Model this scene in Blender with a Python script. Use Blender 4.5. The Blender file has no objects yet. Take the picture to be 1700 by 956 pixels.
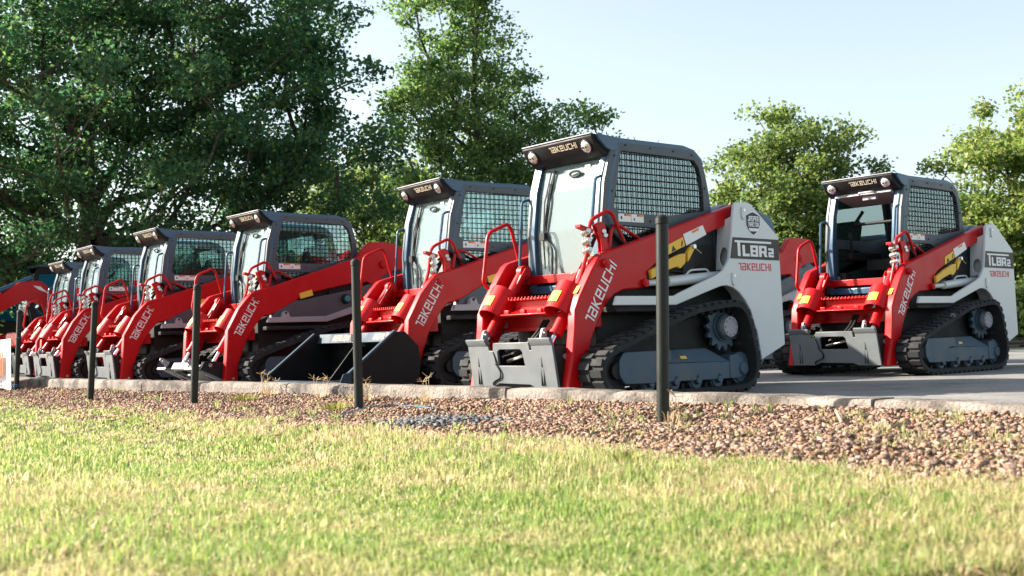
import bpy, bmesh, math, random
import numpy as np
from mathutils import Vector, Matrix

sc = bpy.context.scene
C = bpy.data.collections.new('scene_objects'); sc.collection.children.link(C)
rng = np.random.default_rng(7); random.seed(7)
R = math.radians

# ------------------------------------------------------------------ camera
FPX, CH, CP, CR = 1899.55, .497, .0430816, -.0304846
cam = bpy.data.cameras.new('camera'); camo = bpy.data.objects.new('camera', cam); C.objects.link(camo)
cam.sensor_width = 36.; cam.lens = 36. * FPX / 1700.; cam.clip_end = 2000; cam.clip_start = .05
camo.matrix_world = (Matrix.Translation((0, 0, CH)) @ Matrix.Rotation(R(90) + CP, 4, 'X')
                     @ Matrix.Rotation(CR, 4, 'Z'))
cam.dof.use_dof = True; cam.dof.focus_distance = 9.6; cam.dof.aperture_fstop = 4.2
sc.camera = camo

# ------------------------------------------------------------------ light
SUN_AZ = math.atan2(.24, -.97)          # direction towards the sun, from +X
SUN_EL = R(29)
world = bpy.data.worlds.new('World'); sc.world = world; world.use_nodes = True
wn = world.node_tree; wn.nodes.clear()
wo = wn.nodes.new('ShaderNodeOutputWorld'); wb = wn.nodes.new('ShaderNodeBackground'); ws = wn.nodes.new('ShaderNodeTexSky')
ws.sky_type = 'NISHITA'; ws.sun_disc = False; ws.sun_elevation = SUN_EL
ws.sun_rotation = math.pi / 2 - SUN_AZ
ws.air_density = 1.0; ws.dust_density = 1.6; ws.ozone_density = 1.0
wb.inputs['Strength'].default_value = .076
wh = wn.nodes.new('ShaderNodeHueSaturation'); wh.inputs['Saturation'].default_value = .60; wh.inputs['Hue'].default_value = .485
wn.links.new(ws.outputs[0], wh.inputs['Color']); wn.links.new(wh.outputs[0], wb.inputs[0]); wn.links.new(wb.outputs[0], wo.inputs[0])
sl = bpy.data.lights.new('sun', 'SUN'); sl.energy = 4.6; sl.angle = R(.55); sl.color = (1, .91, .78)
so = bpy.data.objects.new('sun', sl); C.objects.link(so)
sd = Vector((math.cos(SUN_AZ) * math.cos(SUN_EL), math.sin(SUN_AZ) * math.cos(SUN_EL), math.sin(SUN_EL)))
so.rotation_euler = sd.to_track_quat('Z', 'Y').to_euler(); so.location = sd * 50
sc.view_settings.view_transform = 'Standard'; sc.view_settings.look = 'None'
sc.view_settings.exposure = 1.82; sc.view_settings.gamma = 1.0
sc.view_settings.use_curve_mapping = False
sc.cycles.max_bounces = 8; sc.cycles.transparent_max_bounces = 16
sc.cycles.caustics_reflective = False; sc.cycles.caustics_refractive = False

# ------------------------------------------------------------------ camera geometry, used to lay the site out
def ray(px, py):
    r2 = (px - 850) / FPX; u2 = -(py - 478) / FPX
    c, s = math.cos(CR), math.sin(CR)
    r = r2 * c - u2 * s; u = r2 * s + u2 * c
    return Vector((r, math.cos(CP) - u * math.sin(CP), math.sin(CP) + u * math.cos(CP)))
def gnd(px, py, z=0.):
    d = ray(px, py); return Vector((0, 0, CH)) + d * ((z - CH) / d.z)
def atY(px, py, Y):
    d = ray(px, py); return Vector((0, 0, CH)) + d * (Y / d.y)

# ------------------------------------------------------------------ materials
M = {}
def nodes(name):
    m = bpy.data.materials.new(name); m.use_nodes = True; t = m.node_tree
    M[name] = m
    return m, t, t.nodes['Principled BSDF'], t.nodes['Material Output']
def N(t, typ, **kw):
    n = t.nodes.new(typ)
    for k, v in kw.items():
        if k in n.inputs: n.inputs[k].default_value = v
        else: setattr(n, k, v)
    return n
def noise(t, scale, detail=4, coord='Object', rough=.55):
    tc = N(t, 'ShaderNodeTexCoord'); n = N(t, 'ShaderNodeTexNoise')
    n.inputs['Scale'].default_value = scale; n.inputs['Detail'].default_value = detail; n.inputs['Roughness'].default_value = rough
    t.links.new(tc.outputs[coord], n.inputs['Vector']); return n
def ramp(t, fac, stops):
    r = N(t, 'ShaderNodeValToRGB'); e = r.color_ramp.elements
    while len(e) < len(stops): e.new(.5)
    for i, (p, c) in enumerate(stops):
        e[i].position = p; e[i].color = (*c, 1) if len(c) == 3 else c
    t.links.new(fac, r.inputs['Fac']); return r
def bump(t, b, h, strength=.3, dist=.01):
    n = N(t, 'ShaderNodeBump'); n.inputs['Strength'].default_value = strength; n.inputs['Distance'].default_value = dist
    t.links.new(h, n.inputs['Height']); t.links.new(n.outputs[0], b.inputs['Normal']); return n
def paint(name, col, rough=.35, metal=0., coat=0., var=.12, scale=6., bmp=.0, dirt=None, spec=.5):
    m, t, b, o = nodes(name)
    n = noise(t, scale)
    lo = tuple(c * (1 - var) for c in col); hi = tuple(min(1, c * (1 + var)) for c in col)
    r = ramp(t, n.outputs['Fac'], [(.3, lo), (.7, hi)])
    last = r.outputs[0]
    if dirt:
        n2 = noise(t, 3.3, 8, rough=.7); f = ramp(t, n2.outputs['Fac'], [(.52, (0, 0, 0)), (.75, (1, 1, 1))])
        mx = N(t, 'ShaderNodeMix', data_type='RGBA'); mx.inputs[7].default_value = (*dirt, 1)
        mm = N(t, 'ShaderNodeMath', operation='MULTIPLY'); mm.inputs[1].default_value = .45
        t.links.new(f.outputs[0], mm.inputs[0]); t.links.new(mm.outputs[0], mx.inputs[0]); t.links.new(last, mx.inputs[6]); last = mx.outputs[2]
    t.links.new(last, b.inputs['Base Color'])
    r2 = ramp(t, n.outputs['Fac'], [(.3, (rough * .8,) * 3), (.75, (min(1, rough * 1.3),) * 3)])
    t.links.new(r2.outputs[0], b.inputs['Roughness'])
    b.inputs['Specular IOR Level'].default_value = spec; b.inputs['Metallic'].default_value = metal; b.inputs['Coat Weight'].default_value = coat; b.inputs['Coat Roughness'].default_value = .08
    if bmp:
        n3 = noise(t, 60, 3); bump(t, b, n3.outputs['Fac'], bmp, .002)
    return m
paint('red_paint', (.47, .0015, .004), .42, coat=.05, var=.05, spec=.32)
paint('cab_grey', (.028, .082, .145), .36, coat=.12, var=.08)
paint('panel_grey', (.058, .075, .088), .45, var=.1)
paint('white_paint', (.60, .63, .64), .35, coat=.2, var=.03)
paint('trim_grey', (.33, .33, .35), .4, var=.05)
paint('plate_grey', (.125, .14, .15), .42, var=.08, dirt=(.22, .2, .17))
paint('frame_grey', (.045, .08, .115), .5, var=.1, dirt=(.13, .11, .09))
paint('black_paint', (.009, .010, .012), .5, var=.2, spec=.3)
paint('black_plastic', (.010, .010, .011), .55, var=.2, spec=.3)
paint('chassis_dark', (.016, .016, .017), .6, var=.3, dirt=(.045, .037, .028), spec=.25)
paint('rubber', (.020, .0215, .0235), .8, var=.35, bmp=.4, dirt=(.13, .108, .082), spec=.3)
paint('chrome', (.72, .72, .74), .14, metal=1., var=.03)
paint('zinc', (.62, .60, .55), .3, metal=.9, var=.1)
paint('hub_grey', (.30, .30, .34), .5, var=.1, dirt=(.18, .15, .12))
paint('yellow_paint', (.72, .42, .03), .4, var=.06)
paint('label_yellow', (.80, .50, .05), .5, var=.03)
paint('label_white', (.80, .80, .78), .5, var=.02)
paint('label_orange', (.80, .22, .02), .5, var=.02)
paint('label_black', (.02, .018, .015), .5, var=.02)
paint('plate_brown', (.032, .028, .02), .5, var=.05)
paint('logo_white', (.80, .80, .80), .45, var=.01)
paint('logo_tan', (.55, .47, .36), .45, var=.01)
paint('logo_red', (.65, .02, .03), .45, var=.01)
paint('logo_orange', (.80, .13, .04), .45, var=.01)
paint('post_green', (.006, .011, .009), .45, var=.15, dirt=(.016, .016, .013), spec=.35)
paint('bucket_black', (.006, .0065, .007), .45, var=.2, spec=.25)
paint('bucket_steel', (.03, .055, .08), .6, var=.1, spec=.2)
paint('teal_plastic', (.03, .22, .24), .4)
paint('rope_blue', (.025, .15, .26), .7)
paint('banner_white', (.80, .80, .79), .6, var=.02)
paint('seat_black', (.012, .012, .013), .7, spec=.3)
paint('amber', (.7, .35, .02), .3)
paint('twig', (.28, .22, .16), .8, var=.3)
paint('dead_leaf', (.20, .11, .05), .8, var=.35)
paint('straw', (.62, .47, .26), .8, var=.25)

def lamp_mat():
    m, t, b, o = nodes('lamp_glass'); b.inputs['Base Color'].default_value = (.8, .8, .82, 1)
    b.inputs['Roughness'].default_value = .12; b.inputs['Metallic'].default_value = .6; b.inputs['Coat Weight'].default_value = 1
lamp_mat()
def glass_mat(name, tint, film, filmcol, gloss=.12):
    # clear pane: transparent + mirror reflection, with a dusty film that catches light
    m, t, b, o = nodes(name); t.nodes.remove(b)
    tr = N(t, 'ShaderNodeBsdfTransparent'); tr.inputs[0].default_value = (*tint, 1)
    gl = N(t, 'ShaderNodeBsdfGlossy'); gl.inputs['Roughness'].default_value = .02; gl.inputs[0].default_value = (*[min(1, c * 1.1) for c in tint], 1)
    df = N(t, 'ShaderNodeBsdfDiffuse'); df.inputs[0].default_value = (*filmcol, 1)
    tl = N(t, 'ShaderNodeBsdfTranslucent'); tl.inputs[0].default_value = (*filmcol, 1)
    fm = N(t, 'ShaderNodeMixShader'); fm.inputs[0].default_value = .35; t.links.new(df.outputs[0], fm.inputs[1]); t.links.new(tl.outputs[0], fm.inputs[2])
    lw = N(t, 'ShaderNodeFresnel'); lw.inputs['IOR'].default_value = 1.5
    ad = N(t, 'ShaderNodeMath', operation='ADD'); ad.inputs[1].default_value = gloss; t.links.new(lw.outputs[0], ad.inputs[0])
    m1 = N(t, 'ShaderNodeMixShader'); t.links.new(ad.outputs[0], m1.inputs[0]); t.links.new(tr.outputs[0], m1.inputs[1]); t.links.new(gl.outputs[0], m1.inputs[2])
    nz = noise(t, 2.5, 6); rr = ramp(t, nz.outputs['Fac'], [(.25, (film * .85,) * 3), (.75, (min(1, film * 1.12),) * 3)])
    m2 = N(t, 'ShaderNodeMixShader'); t.links.new(rr.outputs[0], m2.inputs[0]); t.links.new(m1.outputs[0], m2.inputs[1]); t.links.new(fm.outputs[0], m2.inputs[2])
    t.links.new(m2.outputs[0], o.inputs[0])
glass_mat('side_glass', (.66, .80, .79), .012, (.2, .3, .3), .20)
glass_mat('windshield', (.78, .86, .86), .34, (.40, .52, .55), .05)
glass_mat('cab_blue_glass', (.05, .25, .40), .75, (.015, .17, .29), .06)

def leaf_mat(name, c0, c1, c2, trans=.45):
    m, t, b, o = nodes(name)
    g = N(t, 'ShaderNodeNewGeometry')
    r = ramp(t, g.outputs['Random Per Island'], [(0, c0), (.55, c1), (1, c2)])
    t.links.new(r.outputs[0], b.inputs['Base Color']); b.inputs['Roughness'].default_value = .5; b.inputs['Specular IOR Level'].default_value = .3
    tl = N(t, 'ShaderNodeBsdfTranslucent'); mx = N(t, 'ShaderNodeMixShader'); mx.inputs[0].default_value = trans
    hs = N(t, 'ShaderNodeHueSaturation'); hs.inputs['Hue'].default_value = .485; hs.inputs['Saturation'].default_value = 1.1; hs.inputs['Value'].default_value = 1.7
    t.links.new(r.outputs[0], hs.inputs['Color']); t.links.new(hs.outputs[0], tl.inputs[0])
    t.links.new(b.outputs[0], mx.inputs[1]); t.links.new(tl.outputs[0], mx.inputs[2]); t.links.new(mx.outputs[0], o.inputs[0])
leaf_mat('leaf_oak', (.038, .095, .055), (.06, .14, .068), (.13, .205, .065), .52)
leaf_mat('leaf_mid', (.065, .135, .055), (.11, .20, .072), (.21, .28, .085), .52)
leaf_mat('leaf_light', (.08, .14, .05), (.13, .20, .065), (.23, .27, .08))
leaf_mat('leaf_yellow', (.11, .18, .055), (.17, .25, .07), (.30, .31, .10))
leaf_mat('dry_grass', (.40, .31, .18), (.50, .40, .25), (.60, .50, .33), .3)
leaf_mat('weed_green', (.14, .17, .05), (.20, .23, .06), (.35, .30, .12), .4)

def grass_mat():
    m, t, b, o = nodes('grass_blade'); g = N(t, 'ShaderNodeNewGeometry')
    r1 = ramp(t, g.outputs['Random Per Island'], [(0, (.09, .19, .04)), (.5, (.21, .31, .075)), (.85, (.36, .39, .13)), (1, (.56, .52, .30))])
    r2 = ramp(t, g.outputs['Random Per Island'], [(0, (.22, .22, .08)), (.4, (.44, .38, .18)), (1, (.66, .56, .36))])
    n = noise(t, 1.6, 6, rough=.7); f = ramp(t, n.outputs['Fac'], [(.47, (0, 0, 0)), (.66, (1, 1, 1))])
    mx = N(t, 'ShaderNodeMix', data_type='RGBA'); t.links.new(f.outputs[0], mx.inputs[0]); t.links.new(r1.outputs[0], mx.inputs[6]); t.links.new(r2.outputs[0], mx.inputs[7])
    t.links.new(mx.outputs[2], b.inputs['Base Color']); b.inputs['Roughness'].default_value = .5; b.inputs['Specular IOR Level'].default_value = .3
    tl = N(t, 'ShaderNodeBsdfTranslucent'); ms = N(t, 'ShaderNodeMixShader'); ms.inputs[0].default_value = .42
    hs = N(t, 'ShaderNodeHueSaturation'); hs.inputs['Hue'].default_value = .49; hs.inputs['Value'].default_value = 1.5; t.links.new(mx.outputs[2], hs.inputs['Color']); t.links.new(hs.outputs[0], tl.inputs[0])
    t.links.new(b.outputs[0], ms.inputs[1]); t.links.new(tl.outputs[0], ms.inputs[2]); t.links.new(ms.outputs[0], o.inputs[0])
grass_mat()
def bark_mat():
    m, t, b, o = nodes('bark'); n = noise(t, 9, 8); r = ramp(t, n.outputs['Fac'], [(.3, (.035, .028, .022)), (.7, (.11, .09, .07))])
    t.links.new(r.outputs[0], b.inputs['Base Color']); b.inputs['Roughness'].default_value = .9; bump(t, b, n.outputs['Fac'], .8, .03)
bark_mat()
def concrete_mat(name, stops, sc1, sc2, bs=.4, bd=.01):
    m, t, b, o = nodes(name)
    n1 = noise(t, sc1, 8, rough=.65); n2 = noise(t, sc2, 6, rough=.6)
    r = ramp(t, n1.outputs['Fac'], stops)
    r2 = ramp(t, n2.outputs['Fac'], [(.3, (.72, .72, .72)), (.6, (1.05, 1.05, 1.05))])
    mx = N(t, 'ShaderNodeMix', data_type='RGBA', blend_type='MULTIPLY'); mx.inputs[0].default_value = 1
    t.links.new(r.outputs[0], mx.inputs[6]); t.links.new(r2.outputs[0], mx.inputs[7]); t.links.new(mx.outputs[2], b.inputs['Base Color'])
    b.inputs['Roughness'].default_value = .9; bump(t, b, n2.outputs['Fac'], bs, bd)
concrete_mat('kerb_concrete', [(.40, (.075, .062, .053)), (.49, (.195, .168, .145)), (.62, (.31, .272, .24))], 3.0, 50, 1.0, .018)
concrete_mat('lot_surface', [(.34, (.075, .076, .075)), (.45, (.17, .168, .16)), (.72, (.28, .265, .245))], .9, 24, .35, .008)
concrete_mat('soil', [(.3, (.13, .09, .065)), (.55, (.24, .165, .12)), (.8, (.32, .235, .175))], 7, 90, .8, .02)
concrete_mat('lawn_soil', [(.3, (.07, .065, .03)), (.55, (.12, .11, .05)), (.8, (.20, .16, .085))], 6, 60, .8, .02)
concrete_mat('meadow', [(.3, (.06, .085, .03)), (.55, (.10, .12, .045)), (.8, (.15, .15, .07))], .6, 12, .6, .05)
def stone_mat():
    m, t, b, o = nodes('gravel_stone'); g = N(t, 'ShaderNodeNewGeometry')
    r = ramp(t, g.outputs['Random Per Island'], [(0, (.08, .055, .045)), (.25, (.20, .12, .085)), (.5, (.32, .195, .13)), (.7, (.31, .235, .185)), (.88, (.40, .185, .09)), (1, (.38, .30, .245))])
    n = noise(t, 45, 5); r2 = ramp(t, n.outputs['Fac'], [(.3, (.7, .7, .7)), (.7, (1.1, 1.1, 1.1))])
    mx = N(t, 'ShaderNodeMix', data_type='RGBA', blend_type='MULTIPLY'); mx.inputs[0].default_value = 1
    t.links.new(r.outputs[0], mx.inputs[6]); t.links.new(r2.outputs[0], mx.inputs[7]); t.links.new(mx.outputs[2], b.inputs['Base Color']); b.inputs['Roughness'].default_value = .85
    m, t, b, o = nodes('grey_stone'); g = N(t, 'ShaderNodeNewGeometry')
    r = ramp(t, g.outputs['Random Per Island'], [(0, (.045, .048, .055)), (.5, (.10, .10, .105)), (1, (.19, .175, .165))])
    t.links.new(r.outputs[0], b.inputs['Base Color']); b.inputs['Roughness'].default_value = .8
stone_mat()

# ------------------------------------------------------------------ mesh helpers
def tag(o, label=None, cat=None, group=None, kind=None):
    if label: o['label'] = label
    if cat: o['category'] = cat
    if group: o['group'] = group
    if kind: o['kind'] = kind
    return o
def empty(name, loc=(0, 0, 0), rz=0.):
    o = bpy.data.objects.new(name, None); C.objects.link(o); o.location = loc; o.rotation_euler = (0, 0, rz); o.empty_display_size = .2
    return o
def link(name, me, parent=None, bevel=0., seg=2):
    o = bpy.data.objects.new(name, me); C.objects.link(o)
    if parent is not None: o.parent = parent
    if bevel:
        b = o.modifiers.new('bevel', 'BEVEL'); b.width = bevel; b.segments = seg; b.limit_method = 'ANGLE'; b.angle_limit = R(38); b.use_clamp_overlap = True
    return o
class MB:
    """collects shapes; mirror=True: written with x to the machine's left, flipped when built"""
    def __init__(s, mirror=False): s.v = []; s.f = []; s.mir = mirror; s.cuts = []
    def cut(s):
        """what follows is a piece of its own"""
        if s.v: s.cuts.append((len(s.v), len(s.f)))
        return s
    def pieces(s):
        out = []; a = [(0, 0)] + s.cuts + [(len(s.v), len(s.f))]
        for (v0, f0), (v1, f1) in zip(a, a[1:]):
            if v1 > v0: q = MB(s.mir); q.v = s.v[v0:v1]; q.f = [tuple(i - v0 for i in f) for f in s.f[f0:f1]]; out.append(q)
        return out
    def add(s, vs, fs):
        o = len(s.v); s.v += [tuple(v) for v in vs]; s.f += [tuple(i + o for i in f) for f in fs]; return s
    def box(s, x0, x1, y0, y1, z0, z1):
        v = [(x, y, z) for x in (x0, x1) for y in (y0, y1) for z in (z0, z1)]
        return s.add(v, [(0, 1, 3, 2), (4, 6, 7, 5), (0, 4, 5, 1), (2, 3, 7, 6), (0, 2, 6, 4), (1, 5, 7, 3)])
    def obox(s, c, ax, half):
        c = Vector(c); ax = [Vector(a).normalized() * h for a, h in zip(ax, half)]
        v = [c + ax[0] * i + ax[1] * j + ax[2] * k for i in (-1, 1) for j in (-1, 1) for k in (-1, 1)]
        return s.add(v, [(0, 1, 3, 2), (4, 6, 7, 5), (0, 4, 5, 1), (2, 3, 7, 6), (0, 2, 6, 4), (1, 5, 7, 3)])
    def prism(s, poly, x0, x1, holes=()):
        """(y,z) outline swept along x; holes: further outlines cut through"""
        if not holes:
            n = len(poly)
            ar = sum(poly[i][0] * poly[(i + 1) % n][1] - poly[(i + 1) % n][0] * poly[i][1] for i in range(n))
            if ar < 0: poly = poly[::-1]
            a, b = min(x0, x1), max(x0, x1)
            v = [(a, y, z) for y, z in poly] + [(b, y, z) for y, z in poly]
            f = [tuple(range(n))[::-1], tuple(range(n, 2 * n))] + [(i, (i + 1) % n, n + (i + 1) % n, n + i) for i in range(n)]
            return s.add(v, f)
        bm = bmesh.new(); ed = []
        for lp in (poly, *holes):
            vs = [bm.verts.new((0, y, z)) for y, z in lp]
            ed += [bm.edges.new((vs[i], vs[(i + 1) % len(vs)])) for i in range(len(vs))]
        bmesh.ops.triangle_fill(bm, use_beauty=True, edges=ed)
        g = bmesh.ops.extrude_face_region(bm, geom=bm.faces[:])
        bmesh.ops.translate(bm, verts=[e for e in g['geom'] if isinstance(e, bmesh.types.BMVert)], vec=(1, 0, 0))
        bmesh.ops.recalc_face_normals(bm, faces=bm.faces[:]); bm.verts.index_update()
        v = [(x0 + (x1 - x0) * q.co.x, q.co.y, q.co.z) for q in bm.verts]; f = [[q.index for q in fa.verts] for fa in bm.faces]
        if x1 < x0: f = [q[::-1] for q in f]
        bm.free(); return s.add(v, f)
    def cyl(s, p0, p1, r0, r1=None, n=16, cap=True):
        p0, p1 = Vector(p0), Vector(p1); r1 = r0 if r1 is None else r1; d = (p1 - p0).normalized()
        u = d.orthogonal().normalized(); w = d.cross(u); v = []
        for p, r in ((p0, r0), (p1, r1)):
            v += [p + (u * math.cos(2 * math.pi * i / n) + w * math.sin(2 * math.pi * i / n)) * r for i in range(n)]
        f = [(i, (i + 1) % n, n + (i + 1) % n, n + i) for i in range(n)]
        if cap: f += [tuple(range(n))[::-1], tuple(range(n, 2 * n))]
        return s.add(v, f)
    def tube(s, pts, r, n=8, closed=False, cap=True):
        pts = [Vector(p) for p in pts]; k = len(pts); rr = r if isinstance(r, (list, tuple, np.ndarray)) else [r] * k
        v = []; up = None
        for i, p in enumerate(pts):
            a = pts[i - 1] if (i or closed) else p; b = pts[(i + 1) % k] if (i < k - 1 or closed) else p
            d = (b - a).normalized()
            if up is None: up = d.orthogonal().normalized()
            up = (up - d * up.dot(d)).normalized(); w = d.cross(up)
            v += [p + (up * math.cos(2 * math.pi * j / n) + w * math.sin(2 * math.pi * j / n)) * rr[i] for j in range(n)]
        f = []
        for i in range(k if closed else k - 1):
            a, b = i * n, ((i + 1) % k) * n
            f += [(a + j, a + (j + 1) % n, b + (j + 1) % n, b + j) for j in range(n)]
        if cap and not closed: f += [tuple(range(n))[::-1], tuple(range((k - 1) * n, k * n))]
        return s.add(v, f)
    def plate(s, polys, org, u, v, w, th):
        """flat lettering: 2-D convex outlines laid on a surface, th thick along w"""
        org, u, v, w = Vector(org), Vector(u), Vector(v), Vector(w)
        for p in polys:
            n = len(p); a = [org + u * x + v * y for x, y in p]; b = [q + w * th for q in a]
            s.add(a + b, [tuple(range(n))[::-1], tuple(range(n, 2 * n))] + [(i, (i + 1) % n, n + (i + 1) % n, n + i) for i in range(n)])
        return s
    def mesh(s, name, mat, smooth=35):
        v = s.v; f = s.f
        if s.mir: v = [(-x, y, z) for x, y, z in v]; f = [q[::-1] for q in f]
        me = bpy.data.meshes.new(name); me.from_pydata(v, [], f)
        bm = bmesh.new(); bm.from_mesh(me); bmesh.ops.recalc_face_normals(bm, faces=bm.faces[:]); bm.to_mesh(me); bm.free()
        me.materials.append(M[mat])
        if smooth:
            me.polygons.foreach_set('use_smooth', [True] * len(me.polygons)); me.set_sharp_from_angle(angle=R(smooth))
        return me
    def build(s, name, mat, parent=None, bevel=0., smooth=35): return link(name, s.mesh(name, mat, smooth), parent, bevel)
def fillet(pts, r, n=5, closed=False):
    """round the corners of a 3-D polyline"""
    pts = [Vector(p) for p in pts]; out = []; k = len(pts)
    for i, p in enumerate(pts):
        if not closed and i in (0, k - 1): out.append(p); continue
        a = pts[i - 1]; b = pts[(i + 1) % k]; da, db = (a - p), (b - p)
        t = min(r, da.length * .45, db.length * .45); a1 = p + da.normalized() * t; b1 = p + db.normalized() * t
        for j in range(n + 1):
            q = j / n; out.append(a1 * (1 - q) ** 2 + p * 2 * q * (1 - q) + b1 * q * q)
    return out
def smooth2(poly, r, n=4): return [(p.x, p.y) for p in fillet([(a, b, 0) for a, b in poly], r, n, True)]
def mesh_np(name, v, f, mat, nper, smooth=False):
    """fast mesh from arrays; all faces have nper corners"""
    me = bpy.data.meshes.new(name); nf = len(f)
    me.vertices.add(len(v)); me.vertices.foreach_set('co', np.asarray(v, np.float32).ravel())
    me.loops.add(nf * nper); me.loops.foreach_set('vertex_index', np.asarray(f, np.int32).ravel())
    me.polygons.add(nf); me.polygons.foreach_set('loop_start', np.arange(0, nf * nper, nper, dtype=np.int32))
    if smooth: me.polygons.foreach_set('use_smooth', np.ones(nf, bool))
    me.update(calc_edges=True); me.validate(); me.materials.append(M[mat]); return me

# lettering: outlines in a box one unit high; pieces butt, none overlap
t_ = .19
def rect(a, b, c, d): return [(a, b), (c, b), (c, d), (a, d)]
GL = {
 'T1': (.66, [rect(.32, 0, .47, .84), [(-.06, .84), (.47, .84), (.47, 1), (.02, 1)]]),
 'A1': (.98, [rect(.62, 0, .77, .84), rect(0, .84, .77, 1), rect(0, .44, .62, .58), rect(0, 0, .62, .15), rect(0, .15, .15, .44)]),
 'K1': (.98, [rect(0, 0, .16, 1), [(.16, .42), (.32, .52), (.80, 1), (.59, 1), (.16, .58)], [(.16, .42), (.60, 0), (.82, 0), (.32, .52)]]),
 'E1': (.98, [rect(0, 0, .15, 1), rect(.15, .85, .77, 1), rect(.62, .57, .77, .85), rect(.15, .42, .77, .57), rect(.15, 0, .77, .15)]),
 'U1': (1.0, [rect(0, 0, .15, 1), rect(.15, 0, .64, .15), rect(.64, 0, .79, 1)]),
 'C1': (.94, [rect(0, 0, .15, 1), rect(.15, 0, .76, .15), rect(.15, .85, .76, 1)]),
 'H1': (1.0, [rect(0, 0, .15, 1), rect(.15, .43, .64, .58), rect(.64, 0, .79, 1)]),
 'I1': (.26, [rect(0, 0, .15, 1)]),
 'L': (.62, [rect(0, 0, .2, .80), rect(.2, 0, .56, .19)]),
 '8': (.68, [rect(0, 0, .19, .80), rect(.43, 0, .62, .80), rect(.19, 0, .43, .16), rect(.19, .32, .43, .47), rect(.19, .64, .43, .80)]),
 'R': (.70, [rect(0, 0, .2, .80), rect(.2, .63, .62, .80), rect(.44, .42, .62, .63), rect(.2, .27, .62, .42), [(.34, .27), (.56, .27), (.68, 0), (.45, 0)]]),
 '2': (.58, [rect(0, .44, .52, .58), rect(.35, .34, .52, .44), rect(0, .20, .52, .34), rect(0, .14, .18, .20), rect(0, 0, .52, .14)]),
 'B': (.74, [rect(0, 0, .2, 1), rect(.2, .82, .6, 1), rect(.2, .42, .66, .58), rect(.2, 0, .6, .18), rect(.47, .58, .6, .82), rect(.47, .18, .66, .42)]),
 'E': (.66, [rect(0, 0, .2, 1), rect(.2, .82, .6, 1), rect(.2, .41, .56, .59), rect(.2, 0, .6, .18)]),
 'Rr': (.76, [rect(0, 0, .2, 1), rect(.2, .82, .64, 1), rect(.45, .55, .64, .82), rect(.2, .38, .64, .55), [(.34, .38), (.56, .38), (.7, 0), (.46, 0)]]),
 'Ll': (.62, [rect(0, 0, .2, 1), rect(.2, 0, .56, .18)]),
 'O': (.80, [rect(0, 0, .2, 1), rect(.52, 0, .72, 1), rect(.2, 0, .52, .18), rect(.2, .82, .52, 1)]),
 'Nn': (.86, [rect(0, 0, .18, 1), rect(.6, 0, .78, 1), [(.18, 1), (.18, .68), (.6, 0), (.6, .32)]]),
 'J': (.66, [rect(.38, 0, .58, 1), rect(0, 0, .38, .18), rect(0, .18, .18, .38)]),
 'A': (.80, [rect(0, 0, .2, 1), rect(.52, 0, .72, 1), rect(.2, .82, .52, 1), rect(.2, .36, .52, .52)]),
 'S': (.74, [rect(0, .82, .66, 1), rect(0, .58, .18, .82), rect(0, .42, .66, .58), rect(.48, .18, .66, .42), rect(0, 0, .66, .18)]),
 'P': (.74, [rect(0, 0, .2, 1), rect(.2, .82, .66, 1), rect(.47, .58, .66, .82), rect(.2, .42, .66, .58)]),
 'T': (.72, [rect(.24, 0, .44, .82), rect(0, .82, .68, 1)]),
}
GL['C'] = (.74, [rect(0, 0, .2, 1), rect(.2, 0, .66, .18), rect(.2, .82, .66, 1)])
def word(keys, skew=0.):
    out = []; x = 0.
    for k in keys:
        w, ps = GL[k]; out += [[(x + a + skew * b, b) for a, b in p] for p in ps]; x += w
    return out, x - .1
MAKER = ['T1', 'A1', 'K1', 'E1', 'U1', 'C1', 'H1', 'I1']

# ------------------------------------------------------------------ the site: lot, kerb, gravel bed, lawn
ZK = .135
kerb_px = [(50, 628), (240, 632), (466, 636), (700, 641), (900, 645.5), (1100, 652), (1290, 656.7), (1444, 663), (1555, 667)]
kl = [gnd(*p, ZK) for p in kerb_px]
a_ = (kl[0] - kl[1]).normalized(); kl = [kl[0] + a_ * 14, kl[0] + a_ * 5] + kl
b_ = (kl[-1] - kl[-3]).normalized(); kl = kl + [kl[-1] + b_ * .9, kl[-1] + b_ * 4, kl[-1] + b_ * 9]
KX = np.array([p.x for p in kl]); KY = np.array([p.y for p in kl])
ka = np.concatenate([[0], np.cumsum(np.hypot(np.diff(KX), np.diff(KY)))])
def kerb_at(s): return np.array([np.interp(s, ka, KX), np.interp(s, ka, KY)])
def kerb_n(s):
    d = kerb_at(s + .4) - kerb_at(s - .4); d /= np.hypot(*d); return np.array([d[1], -d[0]]) * (1 if d[1] < 0 else -1), d
def kerb_frame(x, y):
    """distance in front of the kerb (towards the lawn) and arc position, arrays"""
    x = np.asarray(x, float); y = np.asarray(y, float); best = np.full(x.shape, 1e9); sg = np.zeros(x.shape); ss = np.zeros(x.shape)
    for i in range(len(KX) - 1):
        dx, dy = KX[i + 1] - KX[i], KY[i + 1] - KY[i]; L = math.hypot(dx, dy); dx /= L; dy /= L
        t = np.clip((x - KX[i]) * dx + (y - KY[i]) * dy, 0, L); qx = x - KX[i] - dx * t; qy = y - KY[i] - dy * t
        d = np.hypot(qx, qy); side = qx * dy - qy * dx; m = d < best
        best[m] = d[m]; sg[m] = np.where(side[m] > 0, 1, -1); ss[m] = ka[i] + t[m]
    return -best * sg if FLIP else best * sg, ss
FLIP = False
_t = kerb_frame([0.], [0.])[0][0]
FLIP = _t < 0
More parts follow.
